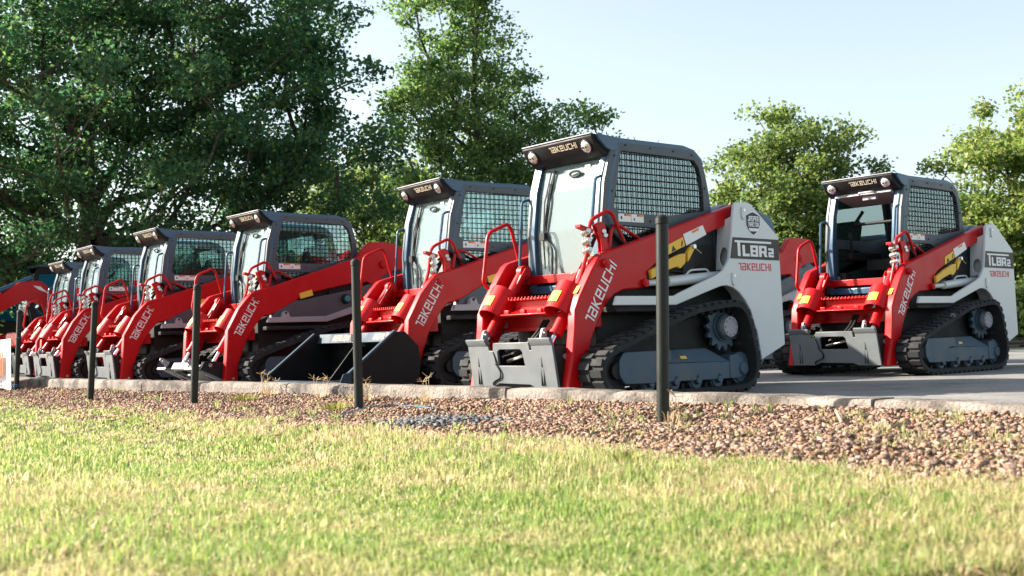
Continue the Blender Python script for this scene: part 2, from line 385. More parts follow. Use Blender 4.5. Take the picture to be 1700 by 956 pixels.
# level of the gravel where it meets the kerb, along the kerb; falls away from it
gz_px = [(50, 643), (240, 650), (466, 655), (700, 662), (1100, 672), (1440, 681), (1531, 684)]
gs, gz = [], []
for px, py in gz_px:
    # the kerb point straight above this pixel
    k = min(np.linspace(0, ka[-1], 4000), key=lambda s: abs((lambda q: 850 + FPX * (q[0] / q[1]) - px)(kerb_at(s))))
    q = kerb_at(k); d = ray(px, py); gs.append(k); gz.append(CH + d.z * q[1] / d.y)
o_ = np.argsort(gs); gs = np.array(gs)[o_]; gz = np.array(gz)[o_]
def zfront(x, y):
    d, s = kerb_frame(x, y); z0 = np.interp(s, gs, gz)
    d = np.maximum(d, 0)
    z = z0 - .055 * np.minimum(d, .65) / .65 - .05 * np.clip((d - .65) / 2.0, 0, 1)
    return z + .012 * np.sin(x * 2.1 + y * 1.3) * np.clip(d, 0, 1)

lot = MB(); # concrete yard behind the kerb
back = [(60, 24), (60, 60), (-60, 60)]
front = [(float(kerb_at(s)[0] - kerb_n(s)[0][0] * .1 * (1 if not FLIP else 1)), float(kerb_at(s)[1])) for s in ka]
def site_sheet(name, pts, z, mat, kind='structure'):
    n = len(pts); m = MB(); m.add([(x, y, z) for x, y in pts], [tuple(range(n))]); o = m.build(name, mat, smooth=0); o['kind'] = kind; return o
site_sheet('terrain', [(-900, -300), (900, -300), (900, 1500), (-900, 1500)], -.22, 'meadow')
kp = [tuple(kerb_at(s) + np.array([.06, .06])) for s in ka]
lotpts = kp + [(16, 16.2), (4, 26), (-14, 34), (-24, 30)]
lm = MB(); n_ = len(lotpts)
lm.add([(x, y, 0.) for x, y in lotpts] + [(x, y, -.25) for x, y in lotpts], [tuple(range(n_))] + [(i, (i + 1) % n_, n_ + (i + 1) % n_, n_ + i) for i in range(n_)])
o = lm.build('concrete_lot', 'lot_surface', smooth=0); o['kind'] = 'structure'
# ground behind the lot, level with it
bm_ = MB(); pts = [(16, 16.25), (60, 14), (300, 200), (-300, 220), (-60, 40), (-24, 30.1), (-14, 34.1), (4, 26.1)]
o = MB().add([(x, y, -.03) for x, y in pts], [tuple(range(len(pts)))]).build('rough_grass_ground', 'meadow', smooth=0); o['kind'] = 'structure'

# kerb stones: cast lengths with open joints
def seg_mesh(s0, s1):
    m = MB(); n = max(2, int((s1 - s0) / .10)); S = np.linspace(s0, s1, n + 1); prof = []
    W = .21; H0 = -.2
    for s in S:
        nn, d = kerb_n(s); nn = nn if (kerb_frame([kerb_at(s)[0] + nn[0] * .2], [kerb_at(s)[1] + nn[1] * .2])[0][0] > 0) else -nn
        p = kerb_at(s); w1 = .008 * math.sin(s * 7.3) + random.gauss(0, .004); w2 = random.gauss(0, .003) - (.014 if random.random() < .10 else 0)
        ring = [(0 + w1 * .5, H0), (0 + w1, ZK - .055), (-.004 + w1 * .6, ZK - .018 + w2), (-.014, ZK - .002 + w2), (-.05, ZK + w2 * .6), (-W + .03, ZK + w2 * .5), (-W, ZK - .02), (-W, H0)]
        prof.append([(p[0] + nn[0] * a, p[1] + nn[1] * a, z) for a, z in ring])
    k = len(prof[0]); v = [q for r in prof for q in r]
    f = [(i * k + j, i * k + (j + 1) % k, (i + 1) * k + (j + 1) % k, (i + 1) * k + j) for i in range(n) for j in range(k)]
    f += [tuple(range(k)), tuple(range(n * k, n * k + k))]
    return m.add(v, f)
def s_of_px(px): return min(np.linspace(0, ka[-1], 4000), key=lambda s: abs(850 + FPX * kerb_at(s)[0] / kerb_at(s)[1] - px) + (100 if kerb_at(s)[1] < 1 else 0))
sj = [s_of_px(232), s_of_px(833)]; L_ = (sj[1] - sj[0]) / 2
joints = sorted([sj[0] - L_ * k for k in (1, 2, 3, 4, 5)] + [sj[0], sj[0] + L_, sj[1]] + [sj[1] + L_ * k for k in (1, 2, 3)])
joints = [0.] + [j for j in joints if .5 < j < ka[-1] - .5] + [ka[-1]]
kerb = empty('kerb', tuple(kerb_at(s_of_px(850))) + (0,)); kerb['kind'] = 'structure'
for i in range(len(joints) - 1):
    g = .012
    ob = seg_mesh(joints[i] + g, joints[i + 1] - g).build('kerb_stone', 'kerb_concrete', kerb, smooth=50)
    ob.matrix_parent_inverse = Matrix.Translation(kerb.location).inverted()

# bed between kerb and lawn: a sloping sheet of soil
def grid_sheet(name, d0, d1, s0, s1, ns, nd, mat, dz=0., kind='structure'):
    S = np.linspace(s0, s1, ns); D = np.linspace(d0, d1, nd); v = []
    for s in S:
        nn, _ = kerb_n(s); p = kerb_at(s)
        if kerb_frame([p[0] + nn[0] * .2], [p[1] + nn[1] * .2])[0][0] < 0: nn = -nn
        for d in D: v.append((p[0] + nn[0] * d, p[1] + nn[1] * d))
    v = np.array(v); z = zfront(v[:, 0], v[:, 1]) + dz; v = np.c_[v, z]
    f = [(i * nd + j, i * nd + j + 1, (i + 1) * nd + j + 1, (i + 1) * nd + j) for i in range(ns - 1) for j in range(nd - 1)]
    o = link(name, mesh_np(name, v, f, mat, 4, True)); o['kind'] = kind; return o
grid_sheet('gravel_bed', -.02, 12., 0, ka[-1], 160, 70, 'soil', -.012)
grass_edge_px = [(1900, 815), (1700, 800), (1400, 782), (1100, 748), (900, 730), (700, 722), (450, 702), (250, 684), (100, 669), (0, 656), (-200, 645)]
def lawn_edge():
    out = []
    for px, py in grass_edge_px:
        z = 0.
        for _ in range(6): g = gnd(px, py, z); z = float(zfront(g.x, g.y))
        out.append((g.x, g.y))
    return out
LE = lawn_edge(); led, les = kerb_frame([p[0] for p in LE], [p[1] for p in LE]); o_ = np.argsort(les); LES = les[o_]; LED = led[o_]
def lawn_d(x, y):
    """> 0 on the lawn side of its edge"""
    d, s = kerb_frame(x, y); return d - np.interp(s, LES, LED) - .10 + .07 * np.sin(s * 3.1 + x) + .05 * np.sin(s * 8.3 + 2 * y)

# ------------------------------------------------------------------ compact track loaders
CACHE = {}
def part(parent, name, key, fn, mat, bevel=0., smooth=35):
    """a part of a machine; alike parts on other machines share its mesh"""
    if key not in CACHE:
        m = MB(True); fn(m); CACHE[key] = [q.mesh(name, mat, smooth) for q in m.pieces()]
    return [link(name, me, parent, bevel) for me in CACHE[key]][0]

ARM_R = [(1.037, .105), (.986, .342), (.955, .545), (.945, .687), (.895, .785), (.83, .885), (.762, .988), (.69, 1.085), (.653, 1.112),
         (.223, 1.232), (-.616, 1.476), (-.912, 1.565), (-.905, 1.42), (-.541, 1.300), (-.28, 1.203), (-.06, 1.105), (.064, 1.05), (.172, .975),
         (.180, .875), (.23, .85), (.275, .845), (.438, .835), (.536, .798), (.628, .725), (.734, .563), (.785, .465), (.83, .336), (.852, .257), (.855, .19), (.84, .105)]
ARM_V = [(1.10, .105), (1.07, .40), (1.05, .67), (.97, .81), (.91, .917), (.82, 1.02), (.747, 1.095), (.70, 1.115), (.465, 1.176), (-.096, 1.348), (-.581, 1.503), (-.66, 1.527),
         (-.77, 1.655), (-.80, 1.685), (-.86, 1.718), (-1.05, 1.724), (-1.23, 1.705), (-1.36, 1.62), (-1.42, 1.48), (-1.43, 1.34), (-1.34, 1.39), (-1.12, 1.36), (-1.0, 1.29),
         (-1.05, 1.05), (-.95, 1.02), (-.88, 1.17), (-.80, 1.225), (-.769, 1.222), (-.559, 1.206), (-.045, 1.102), (.167, 1.015), (.472, .857), (.613, .824), (.703, .732), (.832, .54), (.897, .373), (.938, .205), (.94, .105)]
TOWER = [(-.795, 1.559), (-.768, 1.53), (-.737, 1.392), (-.726, 1.303), (-.683, 1.091), (-.642, 1.035), (-.59, .985), (-.51, .949), (-.084, .81), (-.013, .783), (.611, .783),
         (.640, .714), (-.029, .711), (-.09, .728), (-.50, .845), (-.573, .863), (-.636, .868), (-.714, .853), (-.792, .812), (-.865, .745), (-.93, .66), (-.967, .556), (-1.003, .484), (-1.049, .246), (-1.364, .365), (-1.332, 1.289), (-.975, 1.556), (-.955, 1.564)]
TRIM_V = [(.561, .81), (.40, .81), (.385, .865), (.353, .885), (.32, .865), (.30, .81), (-.19, .815), (-.575, .935), (-1.15, 1.10), (-1.30, 1.10), (-1.30, .60), (-1.12, .45), (-1.05, .62), (-.93, .78), (-.72, .88), (-.575, .855), (-.183, .75), (.585, .75)]
CAB = [(.495, .86), (.505, 1.35), (.462, 1.69), (.372, 1.985), (.33, 2.042), (-.47, 2.035), (-.58, 2.01), (-.668, 1.94), (-.71, 1.83), (-.74, 1.70), (-.775, 1.50), (-.80, 1.15), (-.68, .95), (.2, .86)]
CAB_H1 = [(.272, 1.945), (-.327, 1.937), (-.575, 1.928), (-.632, 1.875), (-.66, 1.79), (-.676, 1.682), (-.684, 1.505), (-.233, 1.448), (.312, 1.456), (.365, 1.495)]
CAB_H2 = [(.30, 1.352), (-.08, 1.342), (-.36, 1.20), (.30, 1.05)]
TRACK = [(-.56, .0), (.68, .0), (.82, .03), (.92, .11), (.962, .22), (.94, .32), (.86, .385), (.72, .44), (.434, .535), (-.108, .700), (-.46, .742), (-.575, .746), (-.66, .728), (-.735, .66), (-.79, .52), (-.835, .34), (-.85, .22), (-.815, .09), (-.72, .018)]

def on_side(x, y, z, ang=0.):
    """axes for lettering on a left-hand side panel seen from outside: u runs backwards, v up"""
    c, s = math.cos(ang), math.sin(ang)
    return (x, y, z), (0, -c, s), (0, s, c), (1, 0, 0)
def put(m, polys, frame, h, th=.004):
    o, u, v, w = frame; m.plate(polys, o, Vector(u) * h, Vector(v) * h, w, th)
def inset(poly, d):
    """shrink an outline by d"""
    n = len(poly); ar = sum(poly[i][0] * poly[(i + 1) % n][1] - poly[(i + 1) % n][0] * poly[i][1] for i in range(n)); sg = 1 if ar > 0 else -1; out = []
    for i in range(n):
        a, p, b = Vector(poly[i - 1]), Vector(poly[i]), Vector(poly[(i + 1) % n]); e1 = (p - a).normalized(); e2 = (b - p).normalized()
        n1 = Vector((-e1.y, e1.x)) * sg; n2 = Vector((-e2.y, e2.x)) * sg; q = (n1 + n2); q = q / max(.35, q.length_squared / 2)
        out.append((p.x + q.x * d, p.y + q.y * d))
    return out
def resample(poly, step):
    P = [Vector((a, b)) for a, b in poly]; P.append(P[0]); L = [0.]
    for i in range(len(P) - 1): L.append(L[-1] + (P[i + 1] - P[i]).length)
    n = int(L[-1] / step); out = []; j = 0
    for k in range(n):
        s = L[-1] * k / n
        while L[j + 1] < s: j += 1
        q = (s - L[j]) / max(1e-6, L[j + 1] - L[j]); out.append(tuple(P[j].lerp(P[j + 1], q)))
    return out

def f_track(m, s):
    out = resample(smooth2(TRACK, .06, 3), .03); out = inset(out, .022); inn = inset(out, .035); n = len(out)
    xa, xb = s * .612, s * .865; v = []
    for (y, z), (y2, z2) in zip(out, inn): v += [(xa, y, z), (xb, y, z), (xb, y2, z2), (xa, y2, z2)]
    f = [(i * 4 + j, i * 4 + (j + 1) % 4, ((i + 1) % n) * 4 + (j + 1) % 4, ((i + 1) % n) * 4 + j) for i in range(n) for j in range(4)]
    m.add(v, f)
    # tread lugs: staggered blocks across the belt, and drive lugs inside
    for i in range(0, n, 3):
        a, b = Vector(out[i]), Vector(out[(i + 2) % n]); d = (b - a).normalized(); nn = Vector((d.y, -d.x))
        c = (a + b) / 2
        for k, (x0, x1) in enumerate(((.617, .735), (.75, .862))):
            q = c + d * (.02 if k else -.012)
            m.obox((s * (x0 + x1) / 2, q.x + nn.x * .010, q.y + nn.y * .010), [(1, 0, 0), (0, d.x, d.y), (0, nn.x, nn.y)], ((x1 - x0) / 2, .026, .012))
        q = Vector(inn[(i + 1) % n]); m.obox((s * .70, q.x - nn.x * .018, q.y - nn.y * .018), [(1, 0, 0), (0, d.x, d.y), (0, nn.x, nn.y)], (.03, .016, .02))
def f_wheel(m, s, y, z, r, x0, x1, n=24):
    m.cyl((s * x0, y, z), (s * x1, y, z), r, r, n)
def f_ringwheel(m, s, y, z, r, x0, x1):
    # idler: rim with a dished web and a hub
    n = 28
    for a, b, ra, rb in ((x0, x1, r, r),): m.cyl((s * a, y, z), (s * b, y, z), ra, rb, n)
    m.cyl((s * x1, y, z), (s * (x1 + .012), y, z), r * .86, r * .82, n); m.cyl((s * x1, y, z), (s * (x1 + .045), y, z), r * .42, r * .38, 20)
def f_sprocket(m, s):
    y0, z0 = -.575, .530; n = 14; pts = []
    for i in range(n * 4):
        a = 2 * math.pi * i / (n * 4); r = (.195, .195, .158, .158)[i % 4]; pts.append((y0 + r * math.cos(a), z0 + r * math.sin(a)))
    m.prism(pts, s * .665, s * .70)
    m.cyl((s * .62, y0, z0), (s * .715, y0, z0), .12, .118, 28); m.cyl((s * .715, y0, z0), (s * .745, y0, z0), .105, .10, 28)
def f_hub(m, s):
    y0, z0 = -.575, .530; m.cyl((s * .745, y0, z0), (s * .79, y0, z0), .088, .084, 28)
    for i in range(9): a = 2 * math.pi * i / 9; m.cyl((s * .79, y0 + .066 * math.cos(a), z0 + .066 * math.sin(a)), (s * .80, y0 + .066 * math.cos(a), z0 + .066 * math.sin(a)), .0075, n=6)
def f_frame(m, s):
    # roller frame: side beam, sloping top, nose box and rear yoke
    m.prism([(.40, .118), (.40, .262), (-.545, .252), (-.545, .112)], s * .62, s * .785)
    v = [(s * .785, .145, .262), (s * .785, -.545, .252), (s * .70, -.36, .362), (s * .70, .145, .362), (s * .62, .145, .262), (s * .62, -.545, .252), (s * .62, -.36, .362), (s * .62, .145, .362)]
    m.add([(a, b, c + .001) for a, b, c in v], [(0, 1, 2, 3), (4, 7, 6, 5), (0, 3, 7, 4), (1, 5, 6, 2), (3, 2, 6, 7), (0, 4, 5, 1)])
    m.prism(smooth2([(.70, .30), (.655, .362), (.145, .362), (.145, .27), (.27, .262), (.33, .115), (.648, .122), (.70, .19)], .02, 3), s * .63, s * .80)
    m.prism(smooth2([(-.545, .30), (-.66, .312), (-.735, .24), (-.735, .15), (-.66, .11), (-.545, .112)], .02, 3), s * .63, s * .79)
    for y in (.36, .08, -.17, -.42): m.cyl((s * .785, y, .150), (s * .797, y, .150), .012, n=6)
def f_mask(m, s):  # dark web filling the space inside the belt
    m.prism([(.75, .10), (.75, .34), (.40, .45), (-.35, .62), (-.66, .62), (-.70, .2), (-.55, .09)], s * .485, s * .61)

def f_cabside(m, s): m.prism(CAB, s * .425, s * .455, (CAB_H1, CAB_H2))
def f_sidegrille(m, s):
    def clip(poly, axis, c):
        xs = []
        for i in range(len(poly)):
            a, b = poly[i], poly[(i + 1) % len(poly)]
            if (a[axis] - c) * (b[axis] - c) < 0: t = (c - a[axis]) / (b[axis] - a[axis]); xs.append(a[1 - axis] + t * (b[1 - axis] - a[1 - axis]))
        return (min(xs), max(xs)) if len(xs) >= 2 else None
    for H in (CAB_H1, CAB_H2):
        y = -.70
        while y < .40:
            c = clip(H, 0, y)
            if c: m.box(s * .438, s * .443, y - .0026, y + .0026, c[0] - .012, c[1] + .012)
            y += .056
        z = 1.08
        while z < 1.95:
            c = clip(H, 1, z)
            if c: m.box(s * .4435, s * .4485, c[0] - .012, c[1] + .012, z - .0026, z + .0026)
            z += .050
def f_sideglass(m, s): m.prism(inset(CAB_H1, -.01), s * .4262, s * .4302); m.cut(); m.prism(inset(CAB_H2, -.008), s * .4262, s * .4302)
def f_roof(m):
    top = [(.375, 2.047), (-.46, 2.046), (-.585, 2.02), (-.678, 1.948), (-.70, 1.90)]
    bot = [(-.66, 1.89), (-.64, 1.93), (-.565, 1.985), (-.46, 2.0), (.36, 2.0)]
    m.prism(top + bot, -.4555, .4555)
    m.box(-.30, .30, -.40, .05, 2.044, 2.062)
def f_cabback(m):
    m.prism([(-.775, 1.50), (-.80, 1.15), (-.68, .95), (-.60, .95), (-.72, 1.16), (-.70, 1.50)], -.424, .424)
    for s in (-1, 1): m.cut().prism([(-.70, 1.90), (-.775, 1.50), (-.73, 1.50), (-.665, 1.89)], s * .37, s * .424)
def f_floor(m): m.box(-.424, .424, -.60, .40, .862, .90); m.box(-.30, .30, -.55, -.25, .90, 1.18)
def f_pillar(m, s):
    # front post, chamfered on its outer edge
    F = [(.500, .845), (.507, 1.35), (.464, 1.69), (.370, 1.985)]; v = []
    for y, z in F: v += [(s * .352, y + .004, z), (s * .415, y + .004, z), (s * .456, y - .05, z), (s * .456, y - .085, z), (s * .352, y - .06, z)]
    f = [(i * 5 + j, i * 5 + (j + 1) % 5, (i + 1) * 5 + (j + 1) % 5, (i + 1) * 5 + j) for i in range(3) for j in range(5)] + [(0, 1, 2, 3, 4), (15, 16, 17, 18, 19)]
    m.add(v, f)
def f_sill(m):
    m.prism([(.505, .842), (.507, .905), (.455, .93), (.42, .93), (.42, .842)], -.351, .351)
    m.cut().prism([(.375, 1.985), (.39, 1.93), (.33, 1.92), (.32, 1.99)], -.351, .351)
    for s in (-1, 1): m.cut().prism([(.47, .932), (.47, 1.04), (.44, 1.04), (.44, .932)], s * .31, s * .351)
def f_shield(m):
    F = [(.468, .931), (.478, 1.35), (.438, 1.67), (.366, 1.93)]; v = []
    for y, z in F: v += [(-.350, y, z), (.350, y, z), (.350, y - .008, z), (-.350, y - .008, z)]
    f = [(i * 4 + j, i * 4 + (j + 1) % 4, (i + 1) * 4 + (j + 1) % 4, (i + 1) * 4 + j) for i in range(3) for j in range(4)] + [(0, 1, 2, 3), (12, 13, 14, 15)]
    m.add(v, f)
def yat(z): return float(np.interp(z, [.931, 1.35, 1.67, 1.93], [.468, .478, .438, .366]))
def f_wiper(m):
    m.tube(fillet([(-.25, yat(1.05) + .02, 1.05), (-.25, yat(1.30) + .025, 1.30), (-.225, yat(1.5) + .03, 1.50), (-.205, yat(1.75) + .03, 1.75)], .05), .007, 6)
    m.tube([(-.235, yat(1.33) + .016, 1.33), (-.205, yat(1.6) + .016, 1.60), (-.19, yat(1.86) + .016, 1.86)], .010, 6)
    m.tube([(-.26, yat(1.33) + .016, 1.33), (-.265, yat(1.6) + .016, 1.60), (-.235, yat(1.86) + .016, 1.86)], .006, 6)
    m.box(-.285, -.225, yat(1.31) + .004, yat(1.31) + .04, 1.285, 1.345)
def f_pull(m):  # oval hand pull on the glass
    c = Vector((.075, yat(1.80) + .02, 1.80)); m.tube([c + Vector((.062 * math.cos(a), .004 * math.sin(a), .020 * math.sin(a))) for a in np.linspace(0, 2 * math.pi, 21)[:-1]], .009, 6, True)
def f_bar(m): m.tube(fillet([(-.245, yat(1.30) + .018, 1.305), (-.150, yat(1.2) + .022, 1.215), (-.165, yat(1.0) + .022, 1.02), (-.20, yat(.95) + .01, .935)], .05), .011, 8)
def f_latch(m): m.cyl((-.03, yat(.955) + .035, .955), (.11, yat(.955) + .035, .955), .017, n=12); m.box(.02, .05, yat(.95), yat(.95) + .03, .945, .962)
def f_grab(m, s):
    if s > 0: P = [(.435, .47, 1.735), (.435, .535, 1.715), (.435, .592, 1.36), (.435, .53, 1.30)]
    else: P = [(-.457, .46, 1.645), (-.475, .535, 1.63), (-.475, .588, .985), (-.457, .50, .96)]
    m.tube(fillet(P, .05), .0125, 8)
def f_visor(m):
    A = [(.30, 2.048), (.548, 2.066), (.556, 2.046), (.505, 1.955), (.43, 1.905), (.36, 1.885), (.30, 1.93)]
    v = [(-.455 if y < .4 else -.42, y, z) for y, z in A] + [(.455 if y < .4 else .42, y, z) for y, z in A]; n = len(A)
    v = [(x * (1 if z > 1.93 or abs(x) < .43 else .98), y, z) for x, y, z in v]
    m.add(v, [tuple(range(n))[::-1], tuple(range(n, 2 * n))] + [(i, (i + 1) % n, n + (i + 1) % n, n + i) for i in range(n)])
def f_visorlip(m): m.box(-.423, .423, .535, .562, 2.062, 2.072)
def f_visorcheek(m, s): m.prism([(.30, 2.047), (.53, 2.064), (.505, 2.02), (.43, 1.955), (.36, 1.93), (.31, 1.95)], s * .43, s * .458)
LN = Vector((0, .86, -.5)).normalized()
def f_lamphouse(m, s):
    c = Vector((s * .325, .505, 1.985)); m.cyl(c - LN * .05, c + LN * .022, .066, .062, 20)
def f_lamp(m, s):
    c = Vector((s * .325, .505, 1.985)); n = 20; u = Vector((1, 0, 0)); w = LN.cross(u); v = []
    for r, h in ((.050, .024), (.040, .034), (.022, .040)): v += [c + LN * h + (u * math.cos(2 * math.pi * i / n) + w * math.sin(2 * math.pi * i / n)) * r for i in range(n)]
    v.append(c + LN * .042); f = [(k * n + i, k * n + (i + 1) % n, (k + 1) * n + (i + 1) % n, (k + 1) * n + i) for k in range(2) for i in range(n)] + [(2 * n + i, 2 * n + (i + 1) % n, 3 * n) for i in range(n)]
    m.add(v, f)
def f_lampbulb(m, s):
    c = Vector((s * .325, .505, 1.985)) + LN * .040
    for k in (-1, 1): m.cut().cyl(c + Vector((k * .016, 0, .004)), c + Vector((k * .016, 0, .004)) + LN * .006, .009, n=10)
def f_visortext(m):
    ps, w = word(MAKER); h = .048; nrm = Vector((0, .872, -.489)); up = Vector((0, .489, .872))
    # reads left to right for someone in front of the machine: from its right to its left
    m.plate(ps, Vector((.065, .5325, 2.003)) - Vector((1, 0, 0)) * (w * h / 2) - up * h / 2, Vector((1, 0, 0)) * h, up * h, nrm, .003)
def f_labels(m): m.box(.4555, .458, .045, .325, 1.381, 1.444)
def f_labelband(m):
    m.box(.4581, .459, .19, .262, 1.427, 1.443); m.cut(); m.box(.4581, .459, .05, .118, 1.427, 1.443); m.cut(); m.box(.4581, .459, .182, .186, 1.382, 1.443)
def f_labelmark(m):
    m.box(.4581, .459, .286, .302, 1.40, 1.424); m.cut(); m.box(.4581, .459, .145, .158, 1.395, 1.412); m.cut(); m.box(.4591, .4596, .245, .26, 1.430, 1.440); m.cut(); m.box(.4591, .4596, .10, .115, 1.430, 1.440)
def f_bolts(m):
    for y, z in ((.22, 1.993), (-.06, 1.988), (-.33, 1.986), (-.55, 1.968), (-.695, 1.70), (.385, 1.62), (.345, 1.90), (-.03, 1.395), (-.22, 1.40)): m.cut().cyl((.455, y, z), (.4605, y, z), .0085, .007, 8)
def f_seat(m):
    m.box(-.24, .24, -.42, .06, 1.10, 1.22)
    m.prism(smooth2([(-.36, 1.18), (-.27, 1.18), (-.38, 1.70), (-.45, 1.72), (-.50, 1.66)], .03, 3), -.22, .22)
    for s in (-1, 1): m.cut().prism(smooth2([(-.30, 1.20), (.28, 1.22), (.30, 1.30), (-.30, 1.32)], .02, 2), s * .27, s * .36)
def f_levers(m):
    for s in (-1, 1):
        m.cut(); m.cyl((s * .31, .22, 1.30), (s * .29, .26, 1.44), .018, .014, 10); m.cyl((s * .29, .26, 1.44), (s * .285, .265, 1.52), .026, .022, 10)
    m.cut(); m.box(-.40, -.26, .30, .43, .93, 1.08); m.cut(); m.box(.28, .40, .25, .40, .93, 1.02)
    m.cut(); m.tube(fillet([(-.23, .1, 1.75), (-.25, .24, 1.60), (.25, .24, 1.60), (.23, .1, 1.75)], .06), .02, 8)
def f_chassis(m):
    m.prism([(.62, .40), (.62, .78), (.40, .86), (-.60, .86), (-.75, .95), (-1.20, .95), (-1.45, .80), (-1.50, .45), (-1.20, .28), (.30, .26)], -.478, .478)
    m.box(-.66, -.479, -.70, .58, .66, .735); m.box(.479, .66, -.70, .58, .66, .708)
    m.box(-.30, .30, .621, .66, .42, .62)
def f_sidedark(m, s):  # pump and hose space under the arm
    m.prism([(.30, .87), (.30, 1.02), (-.30, 1.18), (-.70, 1.22), (-.72, .96), (-.40, .87)], s * .457, s * .52)
    m.box(s * .52, s * .56, -.42, -.28, .93, 1.12); m.tube(fillet([(s * .54, .1, .90), (s * .55, -.1, 1.0), (s * .53, -.4, .98), (s * .50, -.66, 1.10)], .1), .014, 6)
def f_hood(m):
    P = smooth2([(-.80, .96), (-.80, 1.50), (-.95, 1.585), (-1.35, 1.565), (-1.56, 1.49), (-1.64, 1.32), (-1.62, .70), (-1.50, .52), (-1.30, .96)], .07, 4)
    m.prism(P, -.455, .455)
def f_arm(m, s, poly): m.prism(poly, s * .517, s * .605)
def f_boss(m, s, y, z, r): m.cyl((s * .60, y, z), (s * .64, y, z), r, r * .92, 18); m.cyl((s * .64, y, z), (s * .648, y, z), r * .55, r * .5, 12)
def f_pin(m, s, y, z): m.cyl((s * .603, y, z), (s * .6135, y, z), .017, .015, 12)
def f_armtext(m, V):
    a, b = ((.815, .600), (.545, 1.045)) if not V else ((.945, .615), (.70, 1.02))
    dy, dz = b[0] - a[0], b[1] - a[1]; L = math.hypot(dy, dz); ps, w = word(MAKER); h = L / w
    u = Vector((0, dy, dz)) / L; v = Vector((0, -u.z, u.y)) * -1
    if v.y < 0: v = -v
    h2 = .092; m.plate(ps, Vector((.607, a[0], a[1])) - v * h2 * .5, u * h, v * h2, Vector((1, 0, 0)), .003)
def f_quad(m, pts, x, th=.003): m.plate([[(y, z) for y, z in pts]], (x, 0, 0), (0, 1, 0), (0, 0, 1), (1, 0, 0), th)
def f_hoop(m, s, V):
    if s > 0: P = [(.50, .68, .88), (.50, .795, .915), (.50, .709, 1.119), (.50, .672, 1.37), (.50, .485, 1.455), (.50, .43, 1.43), (.50, .31, 1.20)]
    else: P = [(-.545, .86, .90), (-.545, .915, .95), (-.545, .89, 1.09), (-.545, .85, 1.36), (-.545, .64, 1.445), (-.545, .60, 1.40), (-.545, .53, 1.15)]
    d = .05 if V else 0
    m.tube(fillet([(x, y + d, z) for x, y, z in P], .06, 5), .0155, 9)
def f_hoseguard(m): m.tube(fillet([(.48, .44, 1.30), (.48, .37, 1.36), (.48, .10, 1.235)], .04), .013, 8)
def f_coupler_bracket(m):
    for x in (.50, .535): m.prism([(.66, 1.08), (.60, 1.08), (.60, 1.20), (.655, 1.33), (.60, 1.36), (.56, 1.345), (.545, 1.30), (.53, 1.15), (.48, 1.11), (.70, 1.05)], x, x + .012)
    m.box(.46, .547, .60, .655, 1.08, 1.10); m.prism([(.66, 1.30), (.80, 1.335), (.80, 1.31), (.67, 1.27)], .47, .53)
    m.cyl((.51, .50, 1.15), (.51, .46, 1.31), .022, .018, 10)
def f_coupler(m):
    for k, (y, z) in enumerate(((.70, 1.27), (.695, 1.20), (.69, 1.13), (.54, 1.27), (.525, 1.24))):
        m.cut(); m.cyl((.46, y, z), (.535, y + .03, z + .012), .026, n=12); m.cyl((.535, y + .03, z + .012), (.56, y + .04, z + .016), .019, n=10)
        m.cyl((.475, y + .006, z + .003), (.49, y + .012, z + .005), .033, n=12)
def f_hoses(m):
    for k in range(5):
        x = .43 + .02 * k
        m.cut(); m.tube(fillet([(x, .64, 1.10 + .05 * k), (x, .52, 1.31 + .01 * k), (x, .36, 1.30 - .02 * k), (x + .02, .15, 1.16 - .02 * k), (x + .02, .0, 1.16 - .02 * k)], .12), .012, 7)
    for x in (.06, .10): m.cut().tube(fillet([(x, .78, .62), (x + .02, .90, .50), (x - .05, .98, .40), (x - .2, .95, .36)], .08), .016, 8)
def f_step(m, d):
    # tread, riser with tabs, lower lip between the cylinder hoods
    m.box(-.27, .28, .80 + d, .875 + d, .785, .803); m.box(-.26, .27, .80 + d, .815 + d, .70, .785)
    for i in range(14): x = -.26 + .54 * i / 13; m.box(x - .008, x + .008, .872 + d, .882 + d, .786, .815)
    m.prism([(.80 + d, .70), (.93 + d, .655), (.965 + d, .668), (.965 + d, .680), (.93 + d, .678), (.82 + d, .718)], -.27, .29)
    for x in (-.2, .0, .2): m.box(x - .03, x + .03, .93 + d, .958 + d, .681, .712)
    m.cut(); m.box(-.516, .516, .60 + d, .70 + d, .555, .69); m.box(-.516, .516, .70 + d, .73 + d, .54, .575)
    m.cut(); m.box(-.516, .516, .42 + d, .52 + d, .93, 1.0)
def f_hoodcover(m, s, d):
    a = Vector((s * .405, .80 + d, .86)); b = Vector((s * .405, .95 + d, .66)); ax = (b - a).normalized(); u = Vector((1, 0, 0)); w = ax.cross(u)
    if w.z < 0: w = -w
    v = []; n = 12; R0, R1 = .118, .108
    for p in (a, b):
        for r in (R0, R1): v += [p + (u * math.cos(t) * 1.0 + w * math.sin(t) * .9) * r for t in np.linspace(0, math.pi, n)]
    f = []
    for i in range(n - 1): f += [(i, i + 1, 2 * n + i + 1, 2 * n + i), (n + i, 3 * n + i, 3 * n + i + 1, n + i + 1), (i, n + i, n + i + 1, i + 1), (2 * n + i, 2 * n + i + 1, 3 * n + i + 1, 3 * n + i)]
    f += [(0, 2 * n, 3 * n, n), (n - 1, 2 * n - 1, 4 * n - 1, 3 * n - 1)]; m.add(v, f)
    x0, x1 = sorted((s * .28, s * .30)); m.prism([(.80 + d, .70), (.80 + d, .86), (.95 + d, .66), (.93 + d, .65)], x0, x1)
